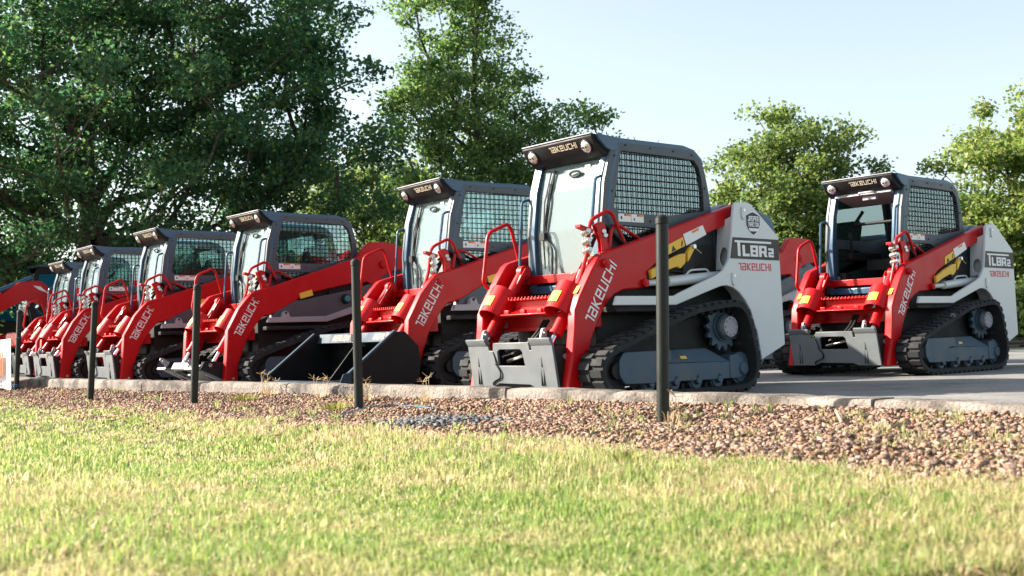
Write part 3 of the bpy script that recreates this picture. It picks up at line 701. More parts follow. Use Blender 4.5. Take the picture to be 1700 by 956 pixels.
def f_hoodlabel(m, s, d):
    # decal bent round the hood
    a = Vector((s * .405, .80 + d, .86)); b = Vector((s * .405, .95 + d, .66)); ax = (b - a).normalized(); u = Vector((1, 0, 0)); w = ax.cross(u)
    if w.z < 0: w = -w
    v = []; n = 7
    for p in (a.lerp(b, .42), a.lerp(b, .80)):
        for r in (.1185, .1205): v += [p + (u * math.cos(t) + w * math.sin(t) * .9) * r for t in np.linspace(1.12, 2.02, n)]
    f = []
    for i in range(n - 1): f += [(i, i + 1, 2 * n + i + 1, 2 * n + i), (n + i, 3 * n + i, 3 * n + i + 1, n + i + 1), (i, n + i, n + i + 1, i + 1), (2 * n + i, 2 * n + i + 1, 3 * n + i + 1, 3 * n + i)]
    m.add(v, f + [(0, 2 * n, 3 * n, n), (n - 1, 2 * n - 1, 4 * n - 1, 3 * n - 1)])
def cyl_ends(d, tilt):
    top = Vector((0, .60 + d, 1.03)); bot = Vector((0, 1.045 + d, .405))
    if tilt: bot = Vector((0, 1.14 + d, .20))
    return top, bot
def f_tiltcyl(m, s, d, tilt):
    a, b = cyl_ends(d, tilt); x = Vector((s * .405, 0, 0)); k = .84 if not tilt else .72
    m.cyl(a + x, a + x + (b - a) * k, .047, n=18); m.cyl(a + x + (b - a) * (k - .03), a + x + (b - a) * (k + .005), .053, n=18)
    m.cyl(a + x + Vector((-.03, 0, 0)), a + x + Vector((.03, 0, 0)), .055, n=16)
    w = Vector((-s * .06, .02, .03)); m.tube(fillet([a + x + w, a + x + w + (b - a) * .5, a + x + w * .4 + (b - a) * .58], .03), .009, 6)
def f_rod(m, s, d, tilt):
    a, b = cyl_ends(d, tilt); x = Vector((s * .405, 0, 0)); k = .84 if not tilt else .72
    m.cyl(a + x + (b - a) * k, b + x, .024, n=14); m.cyl(b + x + Vector((-.028, 0, 0)), b + x + Vector((.028, 0, 0)), .036, n=14)
def f_fitting(m, s, d):
    for k, o in ((0, .0), (1, .05)): m.cut().cyl((s * (.36 + o * .6), .66 + d, 1.0 - o), (s * (.36 + o * .6), .70 + d, .93 - o), .013, .011, 8)
# quick-attach plate; TQ tips it forward about its pivot
def qa_pt(p, d, tilt):
    x, y, z = p; py, pz = .98, .14
    if tilt:
        a = R(-58); dy, dz = y - py, z - pz; y, z = py + dy * math.cos(a) - dz * math.sin(a), pz + dy * math.sin(a) + dz * math.cos(a) + .05
    return (x, y + d, z)
def qa_wrap(m, d, tilt, k0): m.v[k0:] = [qa_pt(p, d, tilt) for p in m.v[k0:]]
def f_qaplate(m, d, tilt):
    k0 = len(m.v); yy = lambda z: 1.076 + (z - .112) / (.43 - .112) * .027
    out = [(-.497, .112), (-.523, .430), (-.262, .430), (-.255, .395), (-.205, .395), (-.195, .455), (.235, .455), (.245, .395), (.27, .395), (.265, .430), (.509, .430), (.537, .112), (.28, .112), (.22, .135), (-.16, .140), (-.24, .112)]
    hole = [(-.150, .278), (-.150, .385), (-.125, .405), (.13, .405), (.155, .385), (.178, .278)]
    q = MB(); q.prism(out, 0, .022, (hole,))        # swept along x, then turned to face forwards
    m.add([(y, yy(z) - x, z) for x, y, z in q.v], [f[::-1] for f in q.f])
    for x0, x1 in ((-.523, -.275), (.265, .509)):  # bent top flanges
        m.add([(x0, yy(.43) + .001, .431), (x1, yy(.43) + .001, .431), (x1, 1.128, .470), (x0, 1.128, .470), (x0, 1.128, .487), (x1, 1.128, .487), (x1, 1.10, .487), (x0, 1.10, .487), (x0, 1.08, .431), (x1, 1.08, .431)],
              [(0, 1, 2, 3), (3, 2, 5, 4), (4, 5, 6, 7), (7, 6, 9, 8), (8, 9, 1, 0), (0, 3, 4, 7, 8), (1, 9, 6, 5, 2)])
    m.box(-.20, .235, 1.02, yy(.455) - .023, .44, .457); qa_wrap(m, d, tilt, k0)
def f_qaslot(m, d, tilt):
    k0 = len(m.v)
    for x in (-.40, .375):
        m.cut(); m.box(x - .004, x + .004, 1.085, 1.0955, .27, .345)
        for e in (-.012, .016): m.box(x + e - .0015, x + e + .0015, 1.078, 1.0885, .13, .268)
    qa_wrap(m, d, tilt, k0)
def f_qagroove(m, d, tilt):
    k0 = len(m.v); P = fillet([(-.175, 1.099, .29), (-.145, 1.098, .265), (-.115, 1.095, .225), (-.125, 1.092, .185), (-.19, 1.089, .165), (-.225, 1.087, .145), (-.225, 1.085, .125)], .02, 4); m.tube(P, .0065, 6)
    P = fillet([(-.20, 1.101, .385), (-.175, 1.10, .33), (-.165, 1.099, .285)], .02, 3); m.tube(P, .0055, 6); qa_wrap(m, d, tilt, k0)
def f_qacheek(m, d, tilt):
    k0 = len(m.v)
    for s in (-1, 1):
        m.cut()
        for x in (.470, .508): m.prism([(1.085, .42), (1.06, .115), (.90, .10), (.865, .17), (.93, .33), (.99, .425)], s * x, s * (x + .012))
    m.cut(); m.box(-.46, .46, .90, .93, .12, .20); m.cyl((-.5, .98, .14), (.5, .98, .14), .03, n=14); qa_wrap(m, d, tilt, k0)
def f_qaear(m, d, tilt):
    k0 = len(m.v)
    for x0 in (-.40, .325): m.cut().prism([(1.065, .455), (1.065, .50), (1.045, .555), (1.02, .562), (1.005, .54), (1.005, .455)], x0, x0 + .022, ([(1.035 + .010 * math.cos(a), .530 + .010 * math.sin(a)) for a in np.linspace(0, 2 * math.pi, 9)[:-1]],))
    for x0 in (-.40, .325): m.cut().box(x0 - .022, x0 + .045, 1.01, 1.06, .445, .462)
    qa_wrap(m, d, tilt, k0)
def f_qapin(m, d, tilt):
    k0 = len(m.v); m.cyl((.5205, .99, .345), (.532, .99, .345), .022, n=14); m.cut(); m.cyl((.5205, .935, .145), (.55, .935, .145), .02, n=12); m.cut(); m.cyl((-.14, 1.0, .31), (.12, 1.03, .36), .015, n=8); qa_wrap(m, d, tilt, k0)
def f_tower(m, s): m.prism(TOWER, s * .678, s * .708)
def f_towerbox(m, s):
    # box section behind the side plate: front web with two openings, top, rear
    q = MB(); web = [(.52, 1.0), (.52, 1.40), (.677, 1.45), (.677, 1.02)]
    h1 = [(.60 + .045 * math.cos(a), 1.115 + .075 * math.sin(a)) for a in np.linspace(0, 2 * math.pi, 15)[:-1]]
    q.prism(web, 0, .015, (h1,)); m.add([(s * y, -.742 - x - (1.2 - z) * -.10, z) for x, y, z in q.v], [f if s > 0 else f[::-1] for f in q.f])
    m.prism([(-.80, .90), (-.83, 1.30), (-.95, 1.555), (-1.32, 1.285), (-1.35, .37), (-1.10, .32), (-1.0, .6), (-.92, .80)], s * .50, s * .677)
def f_towerhole(m, s): m.prism([(-.765, 1.03), (-.79, 1.30), (-.80, 1.30), (-.79, 1.03)], s * .53, s * .66)
def f_tie(m, s):
    for y, z in ((-.878, 1.497), (-.727, .947)):
        m.cut().prism(smooth2([(y + .028, z + .028), (y - .024, z + .028), (y - .020, z - .055), (y + .006, z - .085), (y + .028, z - .06)], .012, 3), s * .7085, s * .722)
def f_tiehole(m, s):
    for y, z in ((-.878, 1.497), (-.727, .947)): m.cut().cyl((s * .7222, y, z), (s * .7245, y, z), .016, .014, 12)
def f_nameplate(m, s): f_quad(m, [(-.731, 1.268), (-1.328, 1.263), (-1.326, 1.085), (-.692, 1.092)], .7082, .003)
def f_nametext(m):
    h = .135; o = Vector((.7114, -.765, 1.113)); u = Vector((0, -1, -.008)) * h * .94; v = Vector((0, .02, 1)) * h; w = (1, 0, 0)
    m.plate([rect(-.10, .84, 3.62, .97), rect(.16, 0, .42, .84)], o, u, v, w, .003)
    x = .64
    for k in ('L', '8', 'R'): ww, ps = GL[k]; m.plate([[(x + a * 1.25, b * .87) for a, b in p] for p in ps], o, u, v, w, .003); x += ww * 1.25 + .03
    ww, ps = GL['2']; m.plate([[(x + .06 + a * 1.05, b * .98) for a, b in p] for p in ps], o, u, v, w, .003)
def f_redtext(m):
    ps, w = word(MAKER); h = .415 / w; m.plate(ps, (.7085, -.80, .995), Vector((0, -1, -.005)) * h, Vector((0, .03, 1)) * .062, (1, 0, 0), .002)
SHIELD = [(0, .5), (.28, .42), (.5, .33), (.5, -.05), (.40, -.25), (.2, -.42), (0, -.52), (-.2, -.42), (-.40, -.25), (-.5, -.05), (-.5, .33), (-.28, .42)]
def f_badge(m, k, th): m.plate([[(x * k, y * k) for x, y in SHIELD]], (.7083 + th, -.996, 1.392), Vector((0, -1, -.0)) * .172, Vector((0, 0, 1)) * .188, (1, 0, 0), .0022)
def f_badgetext(m):
    for keys, y, hh in ((['J', 'A', 'S', 'P', 'E', 'Rr'], 1.408, .044), (['T', 'Rr', 'A', 'C', 'T', 'O', 'Rr'], 1.363, .036)):
        ps, w = word(keys); k = .140 / w; m.plate(ps, (.7146, -.996 + .07, y), Vector((0, -1, 0)) * k, Vector((0, 0, 1)) * hh, (1, 0, 0), .0018)
    m.plate([[(-.38, -.22), (.38, -.22), (.28, -.36), (-.28, -.36)]], (.7146, -.996, 1.392), Vector((0, -1, 0)) * .172, Vector((0, 0, 1)) * .188, (1, 0, 0), .0018)
def f_lift(m, s):
    m.cyl((s * .565, .20, .888), (s * .565, -.10, .905), .026, n=14); m.cyl((s * .565, -.08, .904), (s * .565, -.74, .955), .044, n=18)
    m.tube(fillet([(s * .565, -.30, .955), (s * .565, -.36, 1.0), (s * .565, -.56, 1.01), (s * .565, -.60, .97)], .03), .010, 6)
def f_lock(m):
    m.prism([(.172, .985), (.162, .918), (.051, .968), (-.054, 1.0), (-.13, 1.02), (-.17, 1.005), (-.227, 1.05), (-.235, 1.128), (-.167, 1.12), (.005, 1.06)], .609, .640)
    m.cut().prism([(-.255, 1.06), (-.31, 1.13), (-.345, 1.175), (-.30, 1.185), (-.255, 1.14)], .609, .645)
def f_lockpin(m): m.cyl((.58, -.325, 1.18), (.66, -.325, 1.185), .018, n=10); m.tube([(.65, -.325, 1.18), (.66, -.40, 1.13)], .003, 5)
def f_vpanel(m, s):
    m.prism([(.50, .80), (.44, .98), (.05, 1.02), (-.62, 1.14), (-.80, 1.20), (-1.28, 1.20), (-1.28, .62), (-1.0, .85), (-.70, .93), (-.56, .90), (-.18, .80)], s * .50, s * .60)
def f_vfilter(m): m.cyl((.60, -.479, 1.02), (.645, -.479, 1.02), .060, .056, 20); 
def f_vcap(m): m.cyl((.645, -.479, 1.02), (.668, -.479, 1.02), .042, .036, 18)
def f_vtrim(m, s): m.prism(TRIM_V, s * .60, s * .665, ([(.353 + .016 * math.cos(a), .858 + .016 * math.sin(a)) for a in np.linspace(0, 2 * math.pi, 11)[:-1]],))
def f_vlink(m, s): m.prism([(-1.05, 1.10), (-.95, 1.05), (-.78, .70), (-.84, .64), (-.95, .68)], s * .53, s * .59); m.cut(); m.cyl((s * .545, -1.0, 1.42), (s * .545, -.90, .80), .04, n=12)
def f_beacon(m): m.cyl((-.25, -.35, 2.06), (-.25, -.35, 2.10), .045, .04, 14); m.cyl((-.25, -.35, 2.10), (-.25, -.35, 2.16), .035, .025, 14)
def f_aerial(m): m.tube([(-.10, -.72, 1.95), (-.10, -.74, 2.20)], .003, 5)
def f_raised_door(m):
    m.prism([(.44, 1.915), (.46, 1.885), (.10, 1.80), (.09, 1.83)], -.34, .34); m.tube(fillet([(-.02, .47, 1.895), (.0, .52, 1.90), (.16, .52, 1.90), (.18, .47, 1.895)], .03), .012, 8)
    m.box(-.02, .14, .36, .42, 1.83, 1.87)

def loader(label, X, Y, yaw, kind='R', door=True, bucket=False, tilt=False, extras=()):
    V = kind == 'V'; d = .075 if V else 0.
    root = empty('track_loader', (X, Y, 0), yaw - math.pi / 2); tag(root, label, 'loader', 'compact track loaders parked in the yard')
    k = kind
    for s in (1, -1):
        tr = part(root, 'rubber_track', f'track{s}', lambda m: f_track(m, s), 'rubber', smooth=30)
        fr = part(root, 'track_frame', f'frame{s}', lambda m: f_frame(m, s), 'frame_grey', .006)
        for i, y in enumerate((.358, .081, -.173, -.422)): part(fr, 'roller', f'roller{s}{i}', lambda m: f_ringwheel(m, s, y, .115, .077, .62, .75), 'frame_grey', .004)
        part(fr, 'idler', f'idlr{s}', lambda m: f_ringwheel(m, s, -.708, .190, .132, .62, .76), 'frame_grey', .004)
        part(fr, 'idler', f'idlf{s}', lambda m: f_ringwheel(m, s, .70, .225, .165, .63, .74), 'chassis_dark', .004)
        if s > 0: part(fr, 'warning_label', 'frlabel', lambda m: m.plate([[(.01, .31), (-.06, .31), (-.075, .285), (-.005, .285)]], (.758, 0, 0), (0, 1, 0), (0, 0, 1), Vector((1, 0, .77)).normalized(), .003), 'label_yellow')
        sp = part(root, 'sprocket', f'sprk{s}', lambda m: f_sprocket(m, s), 'frame_grey', .003)
        part(sp, 'hub_cover', f'hub{s}', lambda m: f_hub(m, s), 'hub_grey', .003)
        part(root, 'undercarriage_web', f'mask{s}', lambda m: f_mask(m, s), 'chassis_dark')
    part(root, 'chassis', 'chassis', f_chassis, 'chassis_dark', .012)
    part(root, 'engine_hood', 'hood', f_hood, 'cab_grey', .02)
    # cab
    cab = part(root, 'cab_roof', 'roof', f_roof, 'cab_grey', .012)
    part(root, 'cab_back', 'cabback', f_cabback, 'cab_grey', .01); part(root, 'cab_floor', 'floor', f_floor, 'black_plastic', .01)
    for s in (1, -1):
        sd_ = part(root, 'cab_side', f'cabside{s}', lambda m: f_cabside(m, s), 'panel_grey', .004)
        part(sd_, 'side_grille', f'grille{s}', lambda m: f_sidegrille(m, s), 'black_paint', smooth=0)
        part(sd_, 'side_window', f'sglass{s}', lambda m: f_sideglass(m, s), 'side_glass', smooth=0)
        pl = part(root, 'front_pillar', f'pillar{s}', lambda m: f_pillar(m, s), 'cab_grey', .006)
        part(pl, 'grab_handle', f'grab{s}', lambda m: f_grab(m, s), 'cab_grey')
        if s > 0:
            part(sd_, 'bolt', 'bolts', f_bolts, 'black_plastic')
            lb = part(sd_, 'decal', 'lab', f_labels, 'label_white')
            part(sd_, 'decal_band', 'labb', f_labelband, 'label_orange', smooth=0); part(sd_, 'decal_mark', 'labm', f_labelmark, 'label_black', smooth=0)
    dr = part(root, 'door_frame', 'sill', f_sill, 'cab_grey', .006)
    if door:
        wsd = part(root, 'windshield', 'shield', f_shield, 'windshield', smooth=0)
        part(wsd, 'wiper', 'wiper', f_wiper, 'black_plastic'); part(wsd, 'hand_pull', 'pull', f_pull, 'black_plastic')
        part(wsd, 'door_bar', 'bar', f_bar, 'panel_grey'); part(wsd, 'door_latch', 'latch', f_latch, 'zinc', .004)
        part(wsd, 'decal', 'wlab', lambda m: m.box(.17, .23, yat(1.83) + .001, yat(1.83) + .004, 1.81, 1.86), 'label_white')
    else:
        part(root, 'raised_door', 'rdoor', f_raised_door, 'trim_grey', .004)
    vi = part(root, 'visor', 'visor', f_visor, 'black_plastic', .006)
    part(vi, 'visor_lip', 'vlip', f_visorlip, 'trim_grey', .003); part(vi, 'maker_name', 'vtext', f_visortext, 'logo_tan', smooth=0)
    for s in (1, -1):
        part(vi, 'visor_cheek', f'vcheek{s}', lambda m: f_visorcheek(m, s), 'cab_grey', .006)
        hl = part(root, 'headlamp', f'lampc{s}', lambda m: f_lamphouse(m, s), 'black_plastic', .004)
        part(hl, 'lens', f'lamp{s}', lambda m: f_lamp(m, s), 'lamp_glass', smooth=60); part(hl, 'bulb', f'bulb{s}', lambda m: f_lampbulb(m, s), 'label_black')
    part(root, 'seat', 'seat', f_seat, 'seat_black', .02); part(root, 'cab_control', 'levers', f_levers, 'black_plastic', .008)
    # lift arms
    poly = ARM_V if V else ARM_R
    for s in (1, -1):
        ar = part(root, 'lift_arm', f'arm{k}{s}', lambda m: f_arm(m, s, poly), 'red_paint', .012)
        part(ar, 'hose_guard', f'hoop{k}{s}', lambda m: f_hoop(m, s, V), 'red_paint')
        for i, (y, z, r) in enumerate(((.632, 1.037, .036), (.22, .887, .034)) if not V else ((-1.02, 1.444, .05), (.70, 1.03, .034))):
            part(ar, 'pin_boss', f'boss{k}{s}{i}', lambda m: f_boss(m, s, y, z, r), 'red_paint', .004)
        py, pz = (.896, .133) if not V else (1.0, .133)
        part(ar, 'arm_pin', f'pin{k}{s}', lambda m: f_pin(m, s, py, pz), 'zinc')
        if s > 0:
            part(ar, 'maker_name', f'atext{k}', lambda m: f_armtext(m, V), 'logo_white', smooth=0)
            if V:
                part(ar, 'warning_label', 'vl1', lambda m: f_quad(m, [(.15, 1.086), (-.018, 1.132), (-.036, 1.065), (.133, 1.022)], .6075), 'label_yellow')
            else:
                part(ar, 'warning_label', 'rl1', lambda m: f_quad(m, [(-.069, 1.196), (-.238, 1.262), (-.262, 1.193), (-.065, 1.117)], .6075), 'label_yellow')
                part(ar, 'warning_mark', 'rl1m', lambda m: m.plate([[(-.10, 1.135), (-.155, 1.158), (-.118, 1.19)], [(-.225, 1.185), (-.235, 1.225), (-.225, 1.238), (-.212, 1.19)]], (.6108, 0, 0), (0, 1, 0), (0, 0, 1), (1, 0, 0), .002), 'label_black')
                part(ar, 'decal', 'rl2', lambda m: f_quad(m, [(-.481, 1.367), (-.523, 1.292), (-.278, 1.194), (-.244, 1.284)], .6075), 'label_white')
                part(ar, 'decal_band', 'rl2b', lambda m: m.plate([[(-.345, 1.312), (-.425, 1.342), (-.433, 1.325), (-.352, 1.295)]], (.6108, 0, 0), (0, 1, 0), (0, 0, 1), (1, 0, 0), .002), 'label_orange')
        part(ar, 'warning_label', f'fl{k}{s}', lambda m: m.obox((s * .545, .868 + d, .838), [(1, 0, 0), (0, .62, -.78), (0, .78, .62)], (.020, .036, .0025)), 'label_yellow')
        hc = part(root, 'cylinder_hood', f'hoodc{k}{s}', lambda m: f_hoodcover(m, s, d), 'red_paint')
        part(hc, 'warning_label', f'hcl{k}{s}', lambda m: f_hoodlabel(m, s, d), 'label_yellow')
        tc = part(root, 'tilt_cylinder', f'tilt{k}{s}{tilt}', lambda m: f_tiltcyl(m, s, d, tilt), 'red_paint', .003)
        part(tc, 'rod', f'rod{k}{s}{tilt}', lambda m: f_rod(m, s, d, tilt), 'chrome'); part(tc, 'hose_fitting', f'fit{k}{s}', lambda m: f_fitting(m, s, d), 'zinc')
    part(root, 'cross_beam', f'step{k}', lambda m: f_step(m, d), 'red_paint', .005)
    cb = part(root, 'coupler_bracket', 'cbr', f_coupler_bracket, 'red_paint', .003)
    part(cb, 'hydraulic_coupler', 'coup', f_coupler, 'zinc', .003); part(cb, 'hydraulic_hose', 'hoses', f_hoses, 'black_plastic'); part(cb, 'guard_tube', 'hguard', f_hoseguard, 'red_paint')
    part(root, 'side_machinery', 'sdark', lambda m: (f_sidedark(m, 1), m.cut(), f_sidedark(m, -1)), 'chassis_dark', .006)
    if V:
        for s in (1, -1):
            part(root, 'side_panel', f'vpan{s}', lambda m: f_vpanel(m, s), 'panel_grey', .012); part(root, 'fender_trim', f'vtrim{s}', lambda m: f_vtrim(m, s), 'trim_grey', .005)
            part(root, 'rear_link', f'vlink{s}', lambda m: f_vlink(m, s), 'red_paint', .006)
        fi = part(root, 'filter_housing', 'vfil', f_vfilter, 'black_plastic', .004); part(fi, 'filter_cap', 'vcap', f_vcap, 'teal_plastic', .004)
    else:
        for s in (1, -1):
            tw = part(root, 'arm_tower', f'tower{s}', lambda m: f_tower(m, s), 'white_paint', .006)
            part(tw, 'tower_web', f'tbox{s}', lambda m: f_towerbox(m, s), 'white_paint', .006); part(tw, 'tie_down', f'tie{s}', lambda m: f_tie(m, s), 'white_paint', .003)
            part(tw, 'tie_hole', f'tieh{s}', lambda m: f_tiehole(m, s), 'zinc')
            lf = part(root, 'lift_cylinder', f'lift{s}', lambda m: f_lift(m, s), 'white_paint', .004)
        part(tw, 'name_plate', 'nplate', lambda m: f_nameplate(m, 1), 'plate_brown'); part(tw, 'model_number', 'ntext', f_nametext, 'logo_white', smooth=0)
        part(tw, 'maker_name', 'rtext', f_redtext, 'logo_red', smooth=0)
        if 'badge' in extras:
            for nm, q, th, mt in (('dealer_badge', 1.12, 0, 'logo_white'), ('badge_edge', 1.0, .0023, 'label_black')): part(tw, nm, 'bdg' + nm, lambda m: f_badge(m, q, th), mt)
            part(tw, 'badge_lettering', 'bdgt', f_badgetext, 'logo_white', smooth=0)
        lk = part(root, 'arm_lock', 'lock', f_lock, 'yellow_paint', .004); part(lk, 'lock_pin', 'lockp', f_lockpin, 'zinc')
    if not bucket:
        key = f'{k}{tilt}'
        qa = part(root, 'attach_plate', 'qa' + key, lambda m: f_qaplate(m, d, tilt), 'plate_grey', .003)
        part(qa, 'plate_slot', 'qas' + key, lambda m: f_qaslot(m, d, tilt), 'label_black', smooth=0); part(qa, 'plate_groove', 'qag' + key, lambda m: f_qagroove(m, d, tilt), 'black_plastic')
        part(qa, 'plate_cheek', 'qac' + key, lambda m: f_qacheek(m, d, tilt), 'black_paint', .004); part(qa, 'lock_ear', 'qae' + key, lambda m: f_qaear(m, d, tilt), 'trim_grey', .002)
        part(qa, 'plate_pin', 'qap' + key, lambda m: f_qapin(m, d, tilt), 'zinc')
    if 'aerial' in extras: part(root, 'aerial', 'aer', f_aerial, 'black_plastic')
    if 'beacon' in extras: bc = part(root, 'roof_beacon', 'beac', f_beacon, 'amber')
    return root

loader('white-towered loader in front, with a dark shield badge, nearest of all the machines', .8186, 9.5137, -2.46333, 'R', extras=('badge', 'aerial'))
loader('white-towered loader at the far right with no windshield, cab open', 4.0774, 12.335, -2.44683, 'R', door=False, extras=('beacon',))
m2 = loader('red loader carrying the black bucket, just behind the front white-towered loader', -.487, 12.34, -2.528, 'V', bucket=True); m2.scale = (1.04,) * 3
loader('red loader with its attach plate tipped flat, arm hump visible beside the black bucket', -2.759, 13.933, -2.455, 'V', tilt=True)
loader('red loader between the tipped-plate loader and the two smaller-looking far ones', -4.45, 15.577, -2.487, 'V')
loader('second red loader from the left end of the row, next to the last one', -6.089, 17.789, -2.489, 'V')
loader('last red loader at the left end of the row, beside the excavator boom', -7.658, 20.619, -2.482, 'V')
loader('red loader half hidden behind the front white tower, only its arm hump showing', 2.72, 15.25, -2.46, 'V')

# ------------------------------------------------------------------ bucket on the red loader
def f_bucket():
    root = empty('loader_bucket', m2.location - Vector((0, 0, .045)), m2.rotation_euler.z); root.scale = (1.04,) * 3
    tag(root, 'wide black bucket with orange lettering resting at the kerb, mouth forward', 'bucket')
    W = .84
    back = [(1.79, .135), (1.30, .125), (1.13, .16), (1.10, .30), (1.13, .46), (1.26, .60)]
    inn = [(1.27, .575), (1.16, .44), (1.135, .30), (1.16, .19), (1.31, .15), (1.79, .15)]
    m = MB(True); m.prism(smooth2(back + inn, .008, 2), -W, W); m.build('shell', 'bucket_black', root, .004)
    for s in (1, -1):
        m = MB(True); m.prism([(1.86, .135), (1.86, .20), (1.34, .606), (1.24, .606), (1.10, .47), (1.08, .30), (1.12, .13), (1.30, .112)], s * W, s * (W + .018)); m.build('side_plate', 'bucket_black', root, .003)
        m = MB(True); m.obox((s * (W + .002), 1.60, .412), [(1, 0, 0), (0, .79, -.615), (0, .615, .79)], (.02, .33, .010)); m.build('side_edge', 'bucket_steel', root, .003)
        m = MB(True); m.prism([(1.80, .13), (1.93, .13), (1.88, .24), (1.80, .26)], s * (W + .0185), s * (W + .03)); m.build('side_cutter', 'bucket_steel', root, .003)
    m = MB(True); m.prism([(1.95, .128), (1.95, .134), (1.78, .165), (1.76, .151), (1.76, .128)], -W - .017, W + .017); m.build('cutting_edge', 'bucket_steel', root, .003)
    m = MB(True); m.obox((0, 1.285, .560), [(1, 0, 0), (0, .35, -.94), (0, .94, .35)], (W - .002, .05, .012)); tb = m.build('top_bar', 'bucket_steel', root, .004)
    for x in (-.50, .36):
        ps, w = word(['B', 'E', 'Rr', 'Ll', 'O', 'Nn'], .25); h = .36 / w
        m = MB(True); m.plate(ps, (x, 1.285 + .0122 * .94 + .0275 * .35, .560 + .0122 * .35 - .0275 * .94), Vector((1, 0, 0)) * h, Vector((0, -.35, .94)) * .055, Vector((0, .94, .35)), .003); m.build('bucket_lettering', 'logo_orange', tb, smooth=0)
    m = MB(True); m.box(-.06, .07, 1.29, 1.325, .53, .60); m.build('lock_lug', 'black_paint', root, .006)
    m = MB(True); m.prism([(1.14, .20), (1.60, .152), (1.30, .50), (1.16, .46)], -.02, -.005); m.build('stiffener', 'bucket_black', root)
    m = MB(True); m.box(-.50, .50, 1.03, 1.10, .15, .52); m.build('coupler', 'black_paint', root, .006)
f_bucket()

# ------------------------------------------------------------------ posts along the gravel bed
def base_at(px, py):
    z = 0.
    for _ in range(8): g = gnd(px, py, z); z = float(zfront(g.x, g.y))
    return Vector((g.x, g.y, z))
post_px = [((1099, 357), (1101, 703), 'dark green steel post in front of the nearest white-towered loader'),
           ((590, 430), (596, 680), 'dark green steel post in front of the black bucket'),
           ((328, 472), (322, 672), 'dark green steel post in front of the tipped attach plate'),
           ((158, 500), (150, 665), 'dark green steel post in front of the second loader from the left'),
           ((33, 515), (27, 650), 'dark green steel post at the left edge, tied to the white banner')]
posts = []
for top, bot, lab in post_px:
    b = base_at(*bot); t = atY(*top, b.y); root = empty('steel_post', b); tag(root, lab, 'post', 'posts along the gravel bed')
    ax = (t - b); m = MB(); m.cyl(-ax * .1, ax * .975, .0335, n=20); m.build('pole', 'post_green', root, .002)
    m = MB(); m.cyl(ax * .955, ax * .985, .0375, .037, 20); m.cyl(ax * .985, ax, .037, .022, 20); m.build('cap', 'black_plastic', root, .003); posts.append((b, ax))

# ------------------------------------------------------------------ banner tied to the last post
def banner():
    b, ax = posts[-1]; root = empty('banner', b + Vector((-.05, 0, .1))); tag(root, 'white banner with orange mark hung beside the leftmost post', 'banner')
    du = Vector((-.78, .62, 0)); n = 24; L = 2.4; v = []; lo, hi = -.10, .60
    for k in range(2):
        for i in range(n + 1):
            q = i / n; w = .03 * math.sin(q * 9) + (.004 if k else 0)
            for z in (lo + .05 * math.sin(q * 5), (lo + hi) / 2, hi - .02 * math.sin(q * 6)): v.append(du * (L * q + .04) + Vector((.62, .78, 0)) * w + Vector((0, 0, z)))
    f = []; o = (n + 1) * 3
    for i in range(n):
        for j in range(2):
            a = i * 3 + j; f += [(a, a + 3, a + 4, a + 1), (o + a, o + a + 1, o + a + 4, o + a + 3)]
        f += [(i * 3, o + i * 3, o + i * 3 + 3, i * 3 + 3), (i * 3 + 2, i * 3 + 5, o + i * 3 + 5, o + i * 3 + 2)]
    f += [(0, 1, o + 1, o), (1, 2, o + 2, o + 1)]
    MB().add(v, f).build('sheet', 'banner_white', root)
    nrm = Vector((-.62, -.78, 0)); org = du * .10 + nrm * .036
    m = MB(); m.plate([rect(-.60, .10, -.10, .42), rect(-.05, .10, -.02, .42), rect(.0, .10, .03, .42)], org + du * .10, -du, Vector((0, 0, 1)), nrm, .003); m.build('banner_mark', 'logo_orange', root, smooth=0)
    m = MB(); m.plate([rect(-.42, .19, -.28, .33)], org + du * .10 + nrm * .003, -du, Vector((0, 0, 1)), nrm, .003); m.build('mark_window', 'banner_white', root, smooth=0)
    m = MB()
    for r in range(2):
        for k in range(6): m.plate([rect(-.26 + .045 * k, -.0 - .05 * r, -.26 + .045 * k + .03, .028 - .05 * r)], org + du * .10, -du, Vector((0, 0, 1)), nrm, .003)
    m.build('small_print', 'label_black', root, smooth=0)
    m = MB(); m.tube([b - root.location + ax * .03 + Vector((.042 * math.cos(a), .042 * math.sin(a), .004 * a)) for a in np.linspace(0, 12, 40)], .006, 6)
    m.tube([b - root.location + ax * .64 + Vector((.040 * math.cos(a), .040 * math.sin(a), .003 * a)) for a in np.linspace(0, 8, 30)], .005, 6); m.build('tie_rope', 'rope_blue', root)
banner()
def rope():
    P = [base_at(*p) + Vector((0, 0, .016)) for p in [(560, 697), (575, 690), (590, 684), (615, 679), (650, 676), (690, 677), (720, 682)]]
    m = MB(); m.tube(fillet(P, .1), .0045, 6); tag(m.build('blue_rope', 'rope_blue'), 'thin blue rope lying on gravel by the post before the bucket', 'rope')
rope()

